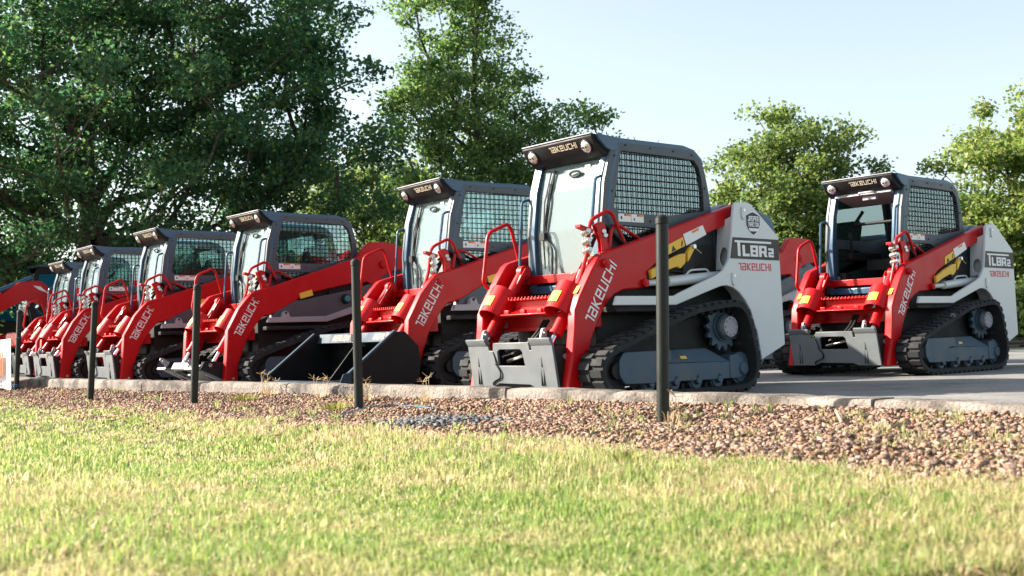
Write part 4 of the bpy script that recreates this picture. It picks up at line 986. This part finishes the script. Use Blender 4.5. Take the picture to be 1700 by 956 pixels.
# ------------------------------------------------------------------ gravel
def rocks(name, n, sample, smin, smax, mat, label, flat=.58):
    """loose stones: irregular lumps, all one heap"""
    ico = bmesh.new(); bmesh.ops.create_cube(ico, size=1.25); bmesh.ops.triangulate(ico, faces=ico.faces[:]); V = np.array([v.co for v in ico.verts]); F = np.array([[v.index for v in f.verts] for f in ico.faces]); ico.free()
    pts = sample(n); k = len(pts); nv = len(V)
    P = V[None] * (1 + np.clip(rng.normal(0, .22, (k, nv, 1)), -.45, .5)) + rng.normal(0, .18, (k, nv, 3)); S = np.exp(rng.uniform(np.log(smin), np.log(smax), (k, 1, 1))) * np.stack([rng.uniform(.8, 1.5, k), rng.uniform(.6, 1.1, k), rng.uniform(flat * .7, flat * 1.25, k)], 1)[:, None, :]
    P = P * S; a = rng.uniform(0, 6.28, k); b = rng.normal(0, .7, k); ca, sa, cb, sb = np.cos(a), np.sin(a), np.cos(b), np.sin(b)
    y = P[..., 1] * cb[:, None] - P[..., 2] * sb[:, None]; z = P[..., 1] * sb[:, None] + P[..., 2] * cb[:, None]; x = P[..., 0]
    X = x * ca[:, None] - y * sa[:, None] + pts[:, :1]; Y = x * sa[:, None] + y * ca[:, None] + pts[:, 1:2]; Z = z + pts[:, 2:3]
    v = np.stack([X, Y, Z], -1).reshape(-1, 3); f = (F[None] + (np.arange(k) * nv)[:, None, None]).reshape(-1, 3)
    o = link(name, mesh_np(name, v, f, mat, 3)); return tag(o, label, name.split('_')[0], kind='stuff')
def in_view(x, y, margin=80):
    px = 850 + FPX * x / np.maximum(y, .1); return (y > 1.8) & (px > -margin) & (px < 1700 + margin)
def gravel_pts(n):
    out = []
    while sum(map(len, out)) < n:
        k = n; s = rng.uniform(5, ka[-1], k); d = rng.uniform(0, 3.2, k); x = np.interp(s, ka, KX); y = np.interp(s, ka, KY)
        t0 = np.interp(s + .1, ka, KX) - np.interp(s - .1, ka, KX); t1 = np.interp(s + .1, ka, KY) - np.interp(s - .1, ka, KY); L = np.hypot(t0, t1)
        x = x + t1 / L * d; y = y - t0 / L * d
        dk, _ = kerb_frame(x, y); x = np.where(dk < 0, x - 2 * t1 / L * d, x); y = np.where(dk < 0, y + 2 * t0 / L * d, y)
        e = lawn_d(x, y); ok = (e < rng.normal(.10, .22, k)) & in_view(x, y) & (rng.uniform(0, 1, k) < np.clip(60 / np.maximum(y, 2.5) ** 2, .12, 1))
        ok &= rng.uniform(0, 1, k) < np.clip(.62 + .5 * np.sin(x * 3.7 + 1.9 * np.sin(y * 2.3)) * np.sin(y * 3.1 + x), .22, 1)
        ok &= ~((np.abs(x + .35) < 0.32) & (np.abs(y - 7.6) < .4) & (rng.uniform(0, 1, k) < .6))
        x, y = x[ok], y[ok]; out.append(np.c_[x, y, zfront(x, y) + rng.uniform(-.008, .014, len(x))])
    return np.concatenate(out)[:n]
rocks('gravel', 95000, gravel_pts, .0030, .0185, 'gravel_stone', 'brown and tan gravel spread between the kerb and the lawn')
def heap_pts(n):
    c = base_at(725, 703); r = rng.normal(0, 1, (n, 2)) * [.22, .14]; x, y = c.x + r[:, 0] * .8 + r[:, 1] * .4, c.y - r[:, 0] * .5 + r[:, 1]
    return np.c_[x, y, zfront(x, y) + .02 * np.exp(-(r ** 2).sum(1) * 8) + rng.uniform(0, .012, n)]
rocks('gravel_heap', 900, heap_pts, .010, .024, 'grey_stone', 'patch of darker grey stones among the brown gravel')
m = MB(); c = base_at(1560, 680)
for k in range(3): pass
rk = bmesh.new(); bmesh.ops.create_icosphere(rk, subdivisions=2, radius=1)
for v in rk.verts: v.co = Vector((v.co.x * .085, v.co.y * .05, v.co.z * .028)) * (1 + .25 * math.sin(v.co.x * 4 + v.co.z * 7) * .6 + random.gauss(0, .06))
me = bpy.data.meshes.new('flat_rock'); rk.to_mesh(me); rk.free(); me.materials.append(M['trim_grey']); me.materials[0] = M['kerb_concrete']
o = link('flat_rock', me); o.location = c + Vector((0, 0, .02)); o.rotation_euler = (.1, .1, .5); tag(o, 'flat grey broken rock lying against the kerb at right', 'rock')
for (p0, p1, lab) in (((1388, 692), (1398, 712), 'pale stick lying upright-slanted in the gravel at right'), ((1478, 723), (1512, 709), 'dark grey stick lying flat on the gravel at right')):
    a, b = base_at(*p0), base_at(*p1); m = MB(); m.tube([a + Vector((0, 0, .04)), (a + b) / 2 + Vector((0, 0, .035)), b + Vector((0, 0, .03))], [.006, .009, .005], 6); tag(m.build('stick', 'twig'), lab, 'stick', 'sticks in the gravel')

# ------------------------------------------------------------------ lawn
def lawn_sheet():
    n = 90; m = 60; v = []; xs = np.linspace(-1.0, 1.0, n); ys = np.concatenate([np.linspace(.6, 8, m - 20), np.linspace(8.5, 34, 20)])
    X, Y = np.meshgrid(xs, ys); X = X * np.maximum(Y, 1.5) * .9 - .0; Z = zfront(X.ravel(), Y.ravel()).reshape(X.shape) - .006
    e = lawn_d(X.ravel(), Y.ravel()).reshape(X.shape); Z = np.where(e < -.15, Z - .10, Z)
    v = np.stack([X, Y, Z], -1).reshape(-1, 3); f = np.array([(i * n + j, i * n + j + 1, (i + 1) * n + j + 1, (i + 1) * n + j) for i in range(m - 1) for j in range(n - 1)])
    dk = kerb_frame(v[:, 0], v[:, 1])[0]; keep = (dk[f] > .05).all(1)
    o = link('lawn', mesh_np('lawn', v, f[keep], 'lawn_soil', 4, True)); o['kind'] = 'structure'
lawn_sheet()
def blades(name, n, mat, hmin, hmax, w, edge=0., lean=.5, label='', seed=1, patch=None, ymax=24, tuftsize=8):
    r = np.random.default_rng(seed); X = []; Y = []
    while sum(map(len, X)) < n:
        k = 150000; y = r.uniform(2.35, ymax, k); x = r.uniform(-.50, .50, k) * y
        e = lawn_d(x, y); dk = kerb_frame(x, y)[0]; pr = np.clip(9. / y ** 2, .02, 1)
        cl = np.sin(x * 5.1 + 1.3 * np.sin(y * 3.3)) * np.sin(y * 4.3 + 1.7 * np.sin(x * 2.9)); pr = pr * np.clip(.75 + .45 * cl, .2, 1.2)
        ok = (e > r.normal(edge, .09, k)) & (dk > .08) & (r.uniform(0, 1, k) < pr)
        if patch is not None: ok &= patch(x, y, r)
        X.append(x[ok]); Y.append(y[ok])
    x = np.concatenate(X)[:n]; y = np.concatenate(Y)[:n]
    q = tuftsize; c0 = (np.arange(n) // q) * q; ta = r.uniform(0, 6.283, n); tr = np.abs(r.normal(0, .022, n)); x = x[c0] + np.cos(ta) * tr; y = y[c0] + np.sin(ta) * tr; th = np.repeat(r.uniform(.5, 1.3, n // q + 1), q)[:n]; z = zfront(x, y)
    h = th * r.uniform(hmin, hmax, n) * (1 + .35 * np.sin(x * 3.1 + y * 1.7)); a = ta + r.normal(0, .7, n); ln = np.abs(r.normal(0, lean, n)); ww = w * r.uniform(.6, 1.35, n) * np.clip(y / 4, .9, 3.0)
    dx, dy = np.cos(a), np.sin(a); sx, sy = -np.sin(a + r.normal(0, .6, n)), np.cos(a + r.normal(0, .6, n)); b = np.c_[x, y, z - .004]
    side = np.c_[sx * ww / 2, sy * ww / 2, np.zeros(n)]
    mid = b + np.c_[dx * h * ln * .28, dy * h * ln * .28, h * .58]; tip = b + np.c_[dx * h * ln * .95, dy * h * ln * .95, h * np.maximum(.25, 1 - .45 * ln)]
    v = np.stack([b - side, b + side, mid + side * .8, mid - side * .8, tip], 1).reshape(-1, 3); o = np.arange(n)[:, None] * 5
    f = np.concatenate([o + [0, 1, 2], o + [0, 2, 3], o + [3, 2, 4]]); ob = link(name, mesh_np(name, v, f, mat, 3)); return tag(ob, label, 'grass', kind='stuff')
blades('lawn_grass', 250000, 'grass_blade', .018, .050, .0046, label='sunlit yellow-green lawn grass in the foreground')
def drypatch(x, y, r): return r.uniform(0, 1, len(x)) < np.clip(.25 + .9 * np.sin(x * 1.9 + 2.2) * np.sin(y * 1.3 + .4) + .6 * (x < -.4) * (y < 4.2), .08, 1)
blades('dry_thatch', 90000, 'dry_grass', .014, .045, .0055, lean=1.4, label='straw-coloured dead thatch lying among the lawn grass', seed=5, patch=drypatch)
def edgepatch(x, y, r): return lawn_d(x, y) < .45
blades('edge_grass', 20000, 'dry_grass', .018, .048, .0030, edge=-.14, lean=.8, label='dry pale grass fringe where the lawn meets the gravel', seed=9, patch=edgepatch)

def strays(x, y, r): d = lawn_d(x, y); return (d < -.12) & (r.uniform(0, 1, len(x)) < .5)
blades('stray_grass', 2600, 'grass_blade', .03, .075, .0032, edge=-3., lean=.7, label='stray grass blades sprouting in the gravel', seed=15, patch=strays, tuftsize=13)
# dead leaves blown over gravel, kerb foot and lawn
def litter():
    r = np.random.default_rng(91); k = 60000; y = r.uniform(2.6, 16, k); x = r.uniform(-.5, .5, k) * y; dk = kerb_frame(x, y)[0]; e_ = lawn_d(x, y)
    p = np.where(e_ < 0, .04, .0) + .10 * np.exp(-(dk / .12) ** 2); ok = (dk > .015) & (r.uniform(0, 1, k) < p * 30 / y ** 2); x, y, e_ = x[ok], y[ok], e_[ok]; n = len(x)
    z = zfront(x, y) + np.where(e_ < 0, .016, .035) + r.uniform(0, .012, n); a = r.uniform(0, 6.28, n); s = r.uniform(.008, .02, n); nv = np.c_[r.normal(0, .5, n), r.normal(0, .5, n), np.ones(n)]; nv /= np.linalg.norm(nv, axis=1)[:, None]
    u = np.cross(nv, np.c_[np.cos(a), np.sin(a), np.zeros(n)]); u /= np.linalg.norm(u, axis=1)[:, None]; w = np.cross(nv, u); c = np.c_[x, y, z]; u *= s[:, None]; w *= s[:, None] * .5; q = nv * s[:, None] * .35
    v = np.stack([c - u, c - w + q, c + u, c + w + q], 1).reshape(-1, 3); tag(link('leaf_litter', mesh_np('leaf_litter', v, np.arange(n)[:, None] * 4 + [0, 1, 2, 3], 'dead_leaf', 4)), 'small brown dead leaves scattered over the gravel', 'leaves', kind='stuff')
litter()

# tufts and seed heads by the kerb
def tuft(px, py, n, h, mat, name, label, group, spread=.07, heads=False):
    b = base_at(px, py); root = empty(name, b); tag(root, label, 'weed', group); r = np.random.default_rng(int(px)); m = MB(); hd = MB()
    for i in range(n):
        a = r.uniform(0, 6.28); L = h * r.uniform(.5, 1); o = Vector((math.cos(a), math.sin(a), 0)); p = o * spread * r.uniform(0, 1); w = Vector((-o.y, o.x, 0)) * .0035
        q = p + o * L * .3 + Vector((0, 0, L * .7)); t = p + o * L * r.uniform(.4, .9) + Vector((0, 0, L * r.uniform(.6, 1)))
        m.add([p - w, p + w, q + w * .8, q - w * .8, t], [(0, 1, 2, 3), (3, 2, 4)])
    m.build('blades', mat, root, smooth=0)
    if heads:
        for i in range(heads):
            a = r.uniform(0, 6.28); o = Vector((math.cos(a), math.sin(a), 0)); p = o * spread * .4; t = p + o * h * r.uniform(.1, .5) + Vector((0, 0, h * r.uniform(1.1, 2.2)))
            hd.tube([p, (p + t) / 2 + o * .01, t], [.0025, .002, .0015], 5)
            for k in range(5): b2 = r.uniform(0, 6.28); hd.tube([t, t + Vector((math.cos(b2) * .05, math.sin(b2) * .05, r.uniform(-.0, .05)))], [.0025, .0015], 4)
        hd.build('seed_heads', 'straw', root)
tuft(558, 682, 160, .09, 'weed_green', 'weed_tuft', 'bright green weed tuft in the gravel left of the bucket post', 'weeds by the kerb', .13)
tuft(405, 666, 130, .09, 'weed_green', 'weed_tuft', 'low green weed tuft in the gravel between two posts, below the bucket edge', 'weeds by the kerb', .16)
tuft(192, 652, 50, .07, 'weed_green', 'weed_tuft', 'small yellow-green weed tuft near the second post from the left', 'weeds by the kerb', .08)
tuft(446, 657, 40, .10, 'dry_grass', 'seed_grass', 'tall dry seed-head grass in front of the bucket left edge', 'dry grass at the kerb', .10, 7)
tuft(530, 661, 30, .08, 'dry_grass', 'seed_grass', 'dry seed-head grass before the middle of the bucket', 'dry grass at the kerb', .12, 5)
tuft(612, 664, 22, .08, 'dry_grass', 'seed_grass', 'dry seed-head grass just right of the bucket post', 'dry grass at the kerb', .06, 3)
tuft(707, 668, 24, .10, 'dry_grass', 'seed_grass', 'dry grass stems before the foot of the red arm behind the kerb', 'dry grass at the kerb', .06, 3)
tuft(1110, 704, 30, .10, 'dry_grass', 'seed_grass', 'dry grass at the foot of the nearest post', 'dry grass at the kerb', .08, 1)
tuft(1045, 775, 90, .08, 'weed_green', 'weed_tuft', 'dark green clump in the lawn below the nearest post', 'weeds by the kerb', .07)

# ------------------------------------------------------------------ trees
def tree(name, label, base, H, crown, nclump, nleaf, leaf, mat, seed, trunk_r=.25, group='trees behind the yard', clump_r=.55, lean=(0, 0), low=.3, gap=.0):
    """crown: list of (centre, radii) ellipsoids relative to base. Limbs are grown to leaf clumps spread through them."""
    r = np.random.default_rng(seed); base = Vector(base); root = empty(name, base); tag(root, label, 'tree', group)
    cen = []; vol = np.array([np.prod(c[1]) for c in crown]); vol = vol / vol.sum()
    while len(cen) < nclump:
        c, rad = crown[r.choice(len(crown), p=vol)]; u = r.normal(0, 1, 3); u /= np.linalg.norm(u); q = r.uniform(0, 1) ** .42
        p = np.array(c) + u * q * np.array(rad)
        if p[2] > low * .5 and (not cen or min(np.linalg.norm(np.array(cen) - p, axis=1)) > clump_r * .55): cen.append(p)
        elif r.uniform() < .02: cen.append(p)
    cen = np.array(cen); top = np.array([lean[0], lean[1], H * .72])
    # trunk nodes then limbs, nearest-node growth
    nodes_ = [np.array([0, 0, -.1])]; par = [-1]
    for i in range(1, 9):
        t = i / 8; nodes_.append(top * t + np.array([r.normal(0, .06), r.normal(0, .06), 0]) * t * H * .12); par.append(i - 1)
    start = 2
    order = np.argsort(np.linalg.norm(cen[:, :2], axis=1) + .25 * np.abs(cen[:, 2] - H * .45)); leafn = []
    for ci in order:
        p = cen[ci]; A = np.array(nodes_); dv = p - A; d = np.linalg.norm(dv, axis=1); pen = np.where(A[:, 2] > p[2] - .25 * np.linalg.norm(dv[:, :2], axis=1), 1.8, 0); pen[:start] += 3
        j = int(np.argmin(d + pen)); L = d[j]; k = max(1, int(L / .7)); prev = j
        for q in range(1, k + 1):
            t = q / k; pt = A[j] + dv[j] * t + np.array([0, 0, -.10 * L * math.sin(math.pi * t)]) + r.normal(0, .05, 3) * (t < 1)
            nodes_.append(pt); par.append(prev); prev = len(nodes_) - 1
        leafn.append(prev)
    cnt = np.zeros(len(nodes_))
    for l in leafn:
        while l >= 0: cnt[l] += 1; l = par[l]
    rad = np.maximum(.010, trunk_r * np.sqrt(cnt / nclump) * .92); rad[0] = trunk_r * 1.35; rad[1] = max(rad[1], trunk_r)
    tm, bm2 = MB(), MB()
    for i in range(1, 9): tm.cyl(nodes_[i - 1], nodes_[i], rad[i - 1] if i > 1 else trunk_r * 1.35, rad[i], 10, False)
    for i in range(9, len(nodes_)): 
        a = rad[i] if par[i] >= 9 and cnt[par[i]] > cnt[i] * 2.2 else min(rad[par[i]], rad[i] * 1.5)
        bm2.cyl(nodes_[par[i]], nodes_[i], max(a, rad[i]), rad[i], 5, False)
    tm.build('trunk', 'bark', root, smooth=60); bm2.build('branches', 'bark', root, smooth=60)
    # leaves: small bent faces around the clump and along its twig
    per = np.maximum(8, (nleaf / nclump * r.uniform(.35, 1.7, nclump))).astype(int); idx = np.repeat(np.arange(nclump), per); n = len(idx)
    cr = clump_r * r.uniform(.6, 1.35, nclump); off = r.normal(0, 1, (n, 3)); off /= np.linalg.norm(off, axis=1)[:, None]; off *= (r.uniform(0, 1, n) ** .5)[:, None]
    c = cen[idx] + off * cr[idx][:, None] * np.array([1.2, 1.2, .58])
    # sub-sprigs make the edge ragged
    sp = r.normal(0, .10, (n // 6 + 1, 3)); c = c + np.repeat(sp, 6, 0)[:n]
    s = leaf * r.uniform(.65, 1.35, n); nv = r.normal(0, 1, (n, 3)) + np.array([0, 0, .9]); nv /= np.linalg.norm(nv, axis=1)[:, None]
    u = np.cross(nv, r.normal(0, 1, (n, 3))); u /= np.linalg.norm(u, axis=1)[:, None]; w = np.cross(nv, u)
    u = u * s[:, None]; w = w * s[:, None] * .42; bend = nv * s[:, None] * .10
    v = np.stack([c - u * .5, c - w * .9 + bend, c + u * .5, c + w * .9 + bend], 1).reshape(-1, 3); o = np.arange(n)[:, None] * 4
    link('crown', mesh_np('crown', v, o + [0, 1, 2, 3], mat, 4), root); return root
def wpos(px, Y): q = atY(px, 560, Y); return (q.x, Y, -.05)
tree('oak_tree', 'huge dark oak spreading over the left end of the row', wpos(150, 27), 11, [((0, 0, 6.2), (6.2, 5.5, 4.6)), ((4.2, -1, 4.6), (3.4, 3.5, 2.5)), ((-4, 0, 5), (4, 4, 4)), ((1.5, 0, 9), (4.5, 4, 3.2)), ((4.6, 0, 7.6), (2.6, 3, 2.6))], 700, 165000, .112, 'leaf_oak', 3, .42, clump_r=.54, low=1.8)
tree('oak_tree', 'tall leafy tree behind the middle of the row, against the sky', wpos(800, 30), 11.5, [((0, 0, 5.0), (2.6, 2.5, 3.6)), ((-.4, 0, 8.6), (1.7, 1.6, 3.0)), ((2.2, 0, 4.6), (1.8, 1.8, 2.4)), ((2.9, 0, 6.0), (.9, 1, 1.3)), ((-1.6, 0, 7.0), (1.0, 1, 1.2))], 330, 50000, .108, 'leaf_mid', 11, .24, clump_r=.40, low=1.0)
tree('young_tree', 'pale green tree behind the gap between the two white-towered loaders', wpos(1335, 32), 7.2, [((0, 0, 4.6), (2.5, 2.0, 2.5)), ((-1.2, 0, 2.6), (1.4, 1.5, 1.8)), ((1.3, 0, 3.2), (1.2, 1.5, 2))], 190, 36000, .115, 'leaf_light', 21, .16, clump_r=.45, low=.6)
tree('young_tree', 'yellow-green tree at the right edge behind the open-cab loader', wpos(1690, 30), 6.8, [((0, 0, 4.0), (1.9, 2.0, 2.6)), ((1.5, 0, 3.4), (2, 2, 3)), ((-.8, 0, 1.8), (1.2, 1.4, 1.6))], 190, 36000, .115, 'leaf_yellow', 31, .16, clump_r=.45, low=.5)
tree('young_tree', 'slim yellowish tree just right of the open cab, farther back', wpos(1545, 36), 5.4, [((0, 0, 3.2), (1.0, 1.0, 2.0)), ((.5, 0, 2.0), (1.2, 1.2, 1.5))], 70, 12000, .14, 'leaf_yellow', 33, .10, clump_r=.4, low=.4)
tree('young_tree', 'green tree low behind the open-cab loader tower', wpos(1610, 34), 4.6, [((0, 0, 2.4), (1.9, 1.5, 2.0))], 90, 17000, .14, 'leaf_mid', 35, .12, clump_r=.45, low=.3)
tree('young_tree', 'sunlit yellow-green tree between the big oak and the middle tree', wpos(610, 36), 8.0, [((0, 0, 4.2), (2.6, 2, 3.2)), ((1.8, 0, 3.0), (2.0, 1.6, 2.6))], 170, 32000, .13, 'leaf_light', 41, .16, clump_r=.5, low=.4)
tree('young_tree', 'dark tree behind the front loader cab', wpos(960, 37), 5.8, [((0, 0, 2.8), (3.2, 2, 2.4)), ((2.2, 0, 2.4), (2.2, 1.6, 2.2))], 120, 22000, .15, 'leaf_mid', 43, .14, clump_r=.5, low=.3)
tree('young_tree', 'tree behind the front loader right of its cab roof', wpos(1105, 38), 7.0, [((0, 0, 2.6), (2.0, 1.6, 2.2)), ((.2, 0, 5.9), (.9, .6, .45))], 90, 15000, .15, 'leaf_mid', 45, .13, clump_r=.42, low=.3)
tree('young_tree', 'green tree behind the right loader cab', wpos(1440, 38), 5.2, [((0, 0, 2.8), (2.4, 1.6, 2.2))], 110, 20000, .15, 'leaf_light', 47, .13, clump_r=.5, low=.3)
tree('shrub', 'bright yellow-green shrub under the oak above the far left cabs', wpos(75, 33), 2.9, [((0, 0, 1.9), (1.6, 1.2, 1.0))], 45, 8000, .15, 'leaf_yellow', 51, .06, 'shrubs under the oak', clump_r=.38, low=.2)
tree('shrub', 'dark shrub under the oak at the left edge', wpos(-60, 36), 4.5, [((0, 0, 2.2), (3.5, 1.5, 2.0))], 80, 14000, .16, 'leaf_oak', 53, .08, 'shrubs under the oak', clump_r=.5, low=.2)
tree('shrub', 'dark green shrub behind the middle loaders under the oak', wpos(330, 40), 4.0, [((0, 0, 2.0), (4.5, 1.5, 1.9)), ((4, 0, 1.8), (3, 1.5, 1.6))], 120, 22000, .16, 'leaf_mid', 55, .08, 'shrubs under the oak', clump_r=.5, low=.2)
tree('shrub', 'low shrub by the dark rail behind the far right tower', wpos(1695, 24.5), 1.2, [((0, 0, .75), (1.2, .8, .7))], 30, 5000, .12, 'leaf_light', 57, .05, 'shrubs under the oak', clump_r=.3, low=.1)
# a far wood that closes the horizon
def far_wood():
    r = np.random.default_rng(77); n = 26000; x = r.uniform(-70, 70, n); y = 62 + r.uniform(-4, 6, n) + np.abs(x) * .05; hmax = 4.5 + 1.6 * np.sin(x * .31) + 1.0 * np.sin(x * .83 + 1); z = r.uniform(-.3, 1, n) * hmax
    s = r.uniform(.35, .8, n); nv = r.normal(0, 1, (n, 3)); nv /= np.linalg.norm(nv, axis=1)[:, None]; u = np.cross(nv, r.normal(0, 1, (n, 3))); u /= np.linalg.norm(u, axis=1)[:, None]; w = np.cross(nv, u); c = np.c_[x, y, z]
    u *= s[:, None] * .5; w *= s[:, None] * .35; v = np.stack([c - u, c - w, c + u, c + w], 1).reshape(-1, 3); f = np.arange(n)[:, None] * 4 + [0, 1, 2, 3]
    tag(link('far_wood', mesh_np('far_wood', v, f, 'leaf_mid', 4)), 'distant line of dark trees closing the view', 'wood', kind='stuff')
far_wood()
# dark rail at the back of the lot
m = MB(); a, b = Vector((7.0, 18.8, 0)), Vector((13, 17.4, 0)); m2_ = empty('low_rail', a); tag(m2_, 'low dark rail along the back edge of the lot at right', 'rail')
m.tube([Vector((0, 0, .16)), b - a + Vector((0, 0, .16))], .035, 8); m.build('beam', 'black_paint', m2_)
for t in (.05, .35, .65, .95):
    q = (b - a) * t; MB().box(q.x - .03, q.x + .03, q.y - .03, q.y + .03, 0, .15).build('leg', 'black_paint', m2_)

# ------------------------------------------------------------------ excavators beyond the row
def excavator(label, X, Y, yaw, sc_=1., boom=True):
    root = empty('excavator', (X, Y, 0), yaw - math.pi / 2); root.scale = (sc_,) * 3; tag(root, label, 'excavator', 'excavators beyond the loaders')
    for s in (1, -1):
        m = MB(True); m.prism(smooth2([(-1.1, .02), (1.1, .02), (1.28, .28), (1.1, .52), (-1.1, .52), (-1.28, .28)], .12, 4), s * .62, s * .98); m.build('crawler', 'rubber', root, .02)
    m = MB(True); m.box(-.6, .6, -.7, .7, .25, .60); m.build('undercarriage', 'chassis_dark', root, .02)
    m = MB(True); m.prism(smooth2([(.9, .62), (.9, .95), (-.2, 1.0), (-.3, 1.55), (-1.3, 1.5), (-1.45, 1.2), (-1.4, .62)], .08, 4), -.95, .95); m.build('house', 'red_paint', root, .02)
    P = [(.85, 1.0), (.95, 1.45), (.80, 2.25), (.70, 2.36), (-.30, 2.38), (-.42, 2.28), (-.45, 1.0)]; H = [(.77, 1.30), (.84, 1.50), (.72, 2.18), (-.26, 2.22), (-.32, 1.3)]
    for s0, s1 in ((.90, .94), (.02, .06)): m = MB(True); m.prism(P, s0, s1, (H,)); m.build('cab_side', 'black_plastic', root, .01); 
    for s0 in (.915, .035): m = MB(True); m.prism(H, s0, s0 + .006); m.build('cab_window', 'cab_blue_glass', root, smooth=0)
    m = MB(True); m.prism([(.72, 2.34), (.70, 2.40), (-.32, 2.42), (-.45, 2.30)], .0, .96); m.build('cab_roof', 'cab_grey', root, .02)
    m = MB(True); m.prism([(.83, 1.30), (.93, 1.45), (.80, 2.20), (.78, 2.20), (.91, 1.45), (.81, 1.30)], .06, .90); m.build('windscreen', 'windshield', root, smooth=0)
    m = MB(True); m.prism([(-.40, 1.0), (-.44, 1.0), (-.44, 2.3), (-.40, 2.3)], .06, .90); m.build('cab_back', 'black_plastic', root)
    if boom:
        B = smooth2([(.75, .95), (.60, 1.15), (1.35, 1.95), (1.75, 2.20), (2.3, 2.15), (3.9, 1.15), (3.85, 1.0), (2.25, 1.72), (1.85, 1.75), (1.55, 1.60), (.95, .92)], .08, 4)
        m = MB(True); m.prism(B, -.36, -.14); bo = m.build('boom', 'red_paint', root, .012)
        m = MB(True); m.cyl((-.25, 1.0, 1.0), (-.25, 1.75, 1.62), .055, n=14); m.build('boom_cylinder', 'black_plastic', root)
        m = MB(True); m.cyl((-.25, 1.9, 2.26), (-.25, 3.2, 1.78), .055, n=14); m.build('stick_cylinder', 'cab_grey', root)
        m = MB(True); m.prism(smooth2([(3.65, 1.35), (4.0, 1.15), (3.9, .2), (3.75, .2)], .04, 3), -.33, -.17); m.build('stick', 'red_paint', root, .01)
        m = MB(True); m.prism(smooth2([(3.95, .30), (3.75, .30), (3.45, .12), (3.55, .0), (3.85, .02)], .03, 3), -.5, 0.); m.build('digging_bucket', 'black_paint', root, .01)
        m = MB(True); m.plate([[(1.45, 1.86), (1.75, 2.06), (1.95, 2.08), (1.80, 1.99), (1.62, 1.94)]], (-.139, 0, 0), (0, 1, 0), (0, 0, 1), (1, 0, 0), .003); m.build('boom_flash', 'logo_white', bo, smooth=0)
        ps, w = word(['T', 'Ll', '2', 'R']); h = .12; u = Vector((0, -.85, .53)); m = MB(True)
        m.plate(ps, Vector((-.139, 3.15, 1.44)), u * h, Vector((0, .53, .85)) * h, (1, 0, 0), .003); m.build('boom_lettering', 'logo_white', bo, smooth=0)
    m = MB(True); m.tube(fillet([(.92, .9, 1.05), (1.0, 1.0, 1.5), (.98, .9, 2.0)], .1), .02, 8); m.build('grab_rail', 'black_plastic', root)
    m = MB(True); m.box(-.98, -.88, .65, .70, 1.55, 1.80); m.build('mirror', 'black_plastic', root, .01)
excavator('excavator with blue-tinted cab glass standing beyond the last loader', -10.3, 26.0, -2.45, 1.0, False)
excavator('excavator whose red boom with white flash rises beside the last loader', -8.3, 23.3, -2.05, .85)
excavator('farthest excavator cab at the left edge, behind the blue-glass one', -13.4, 30.5, -2.45, 1.0, False)
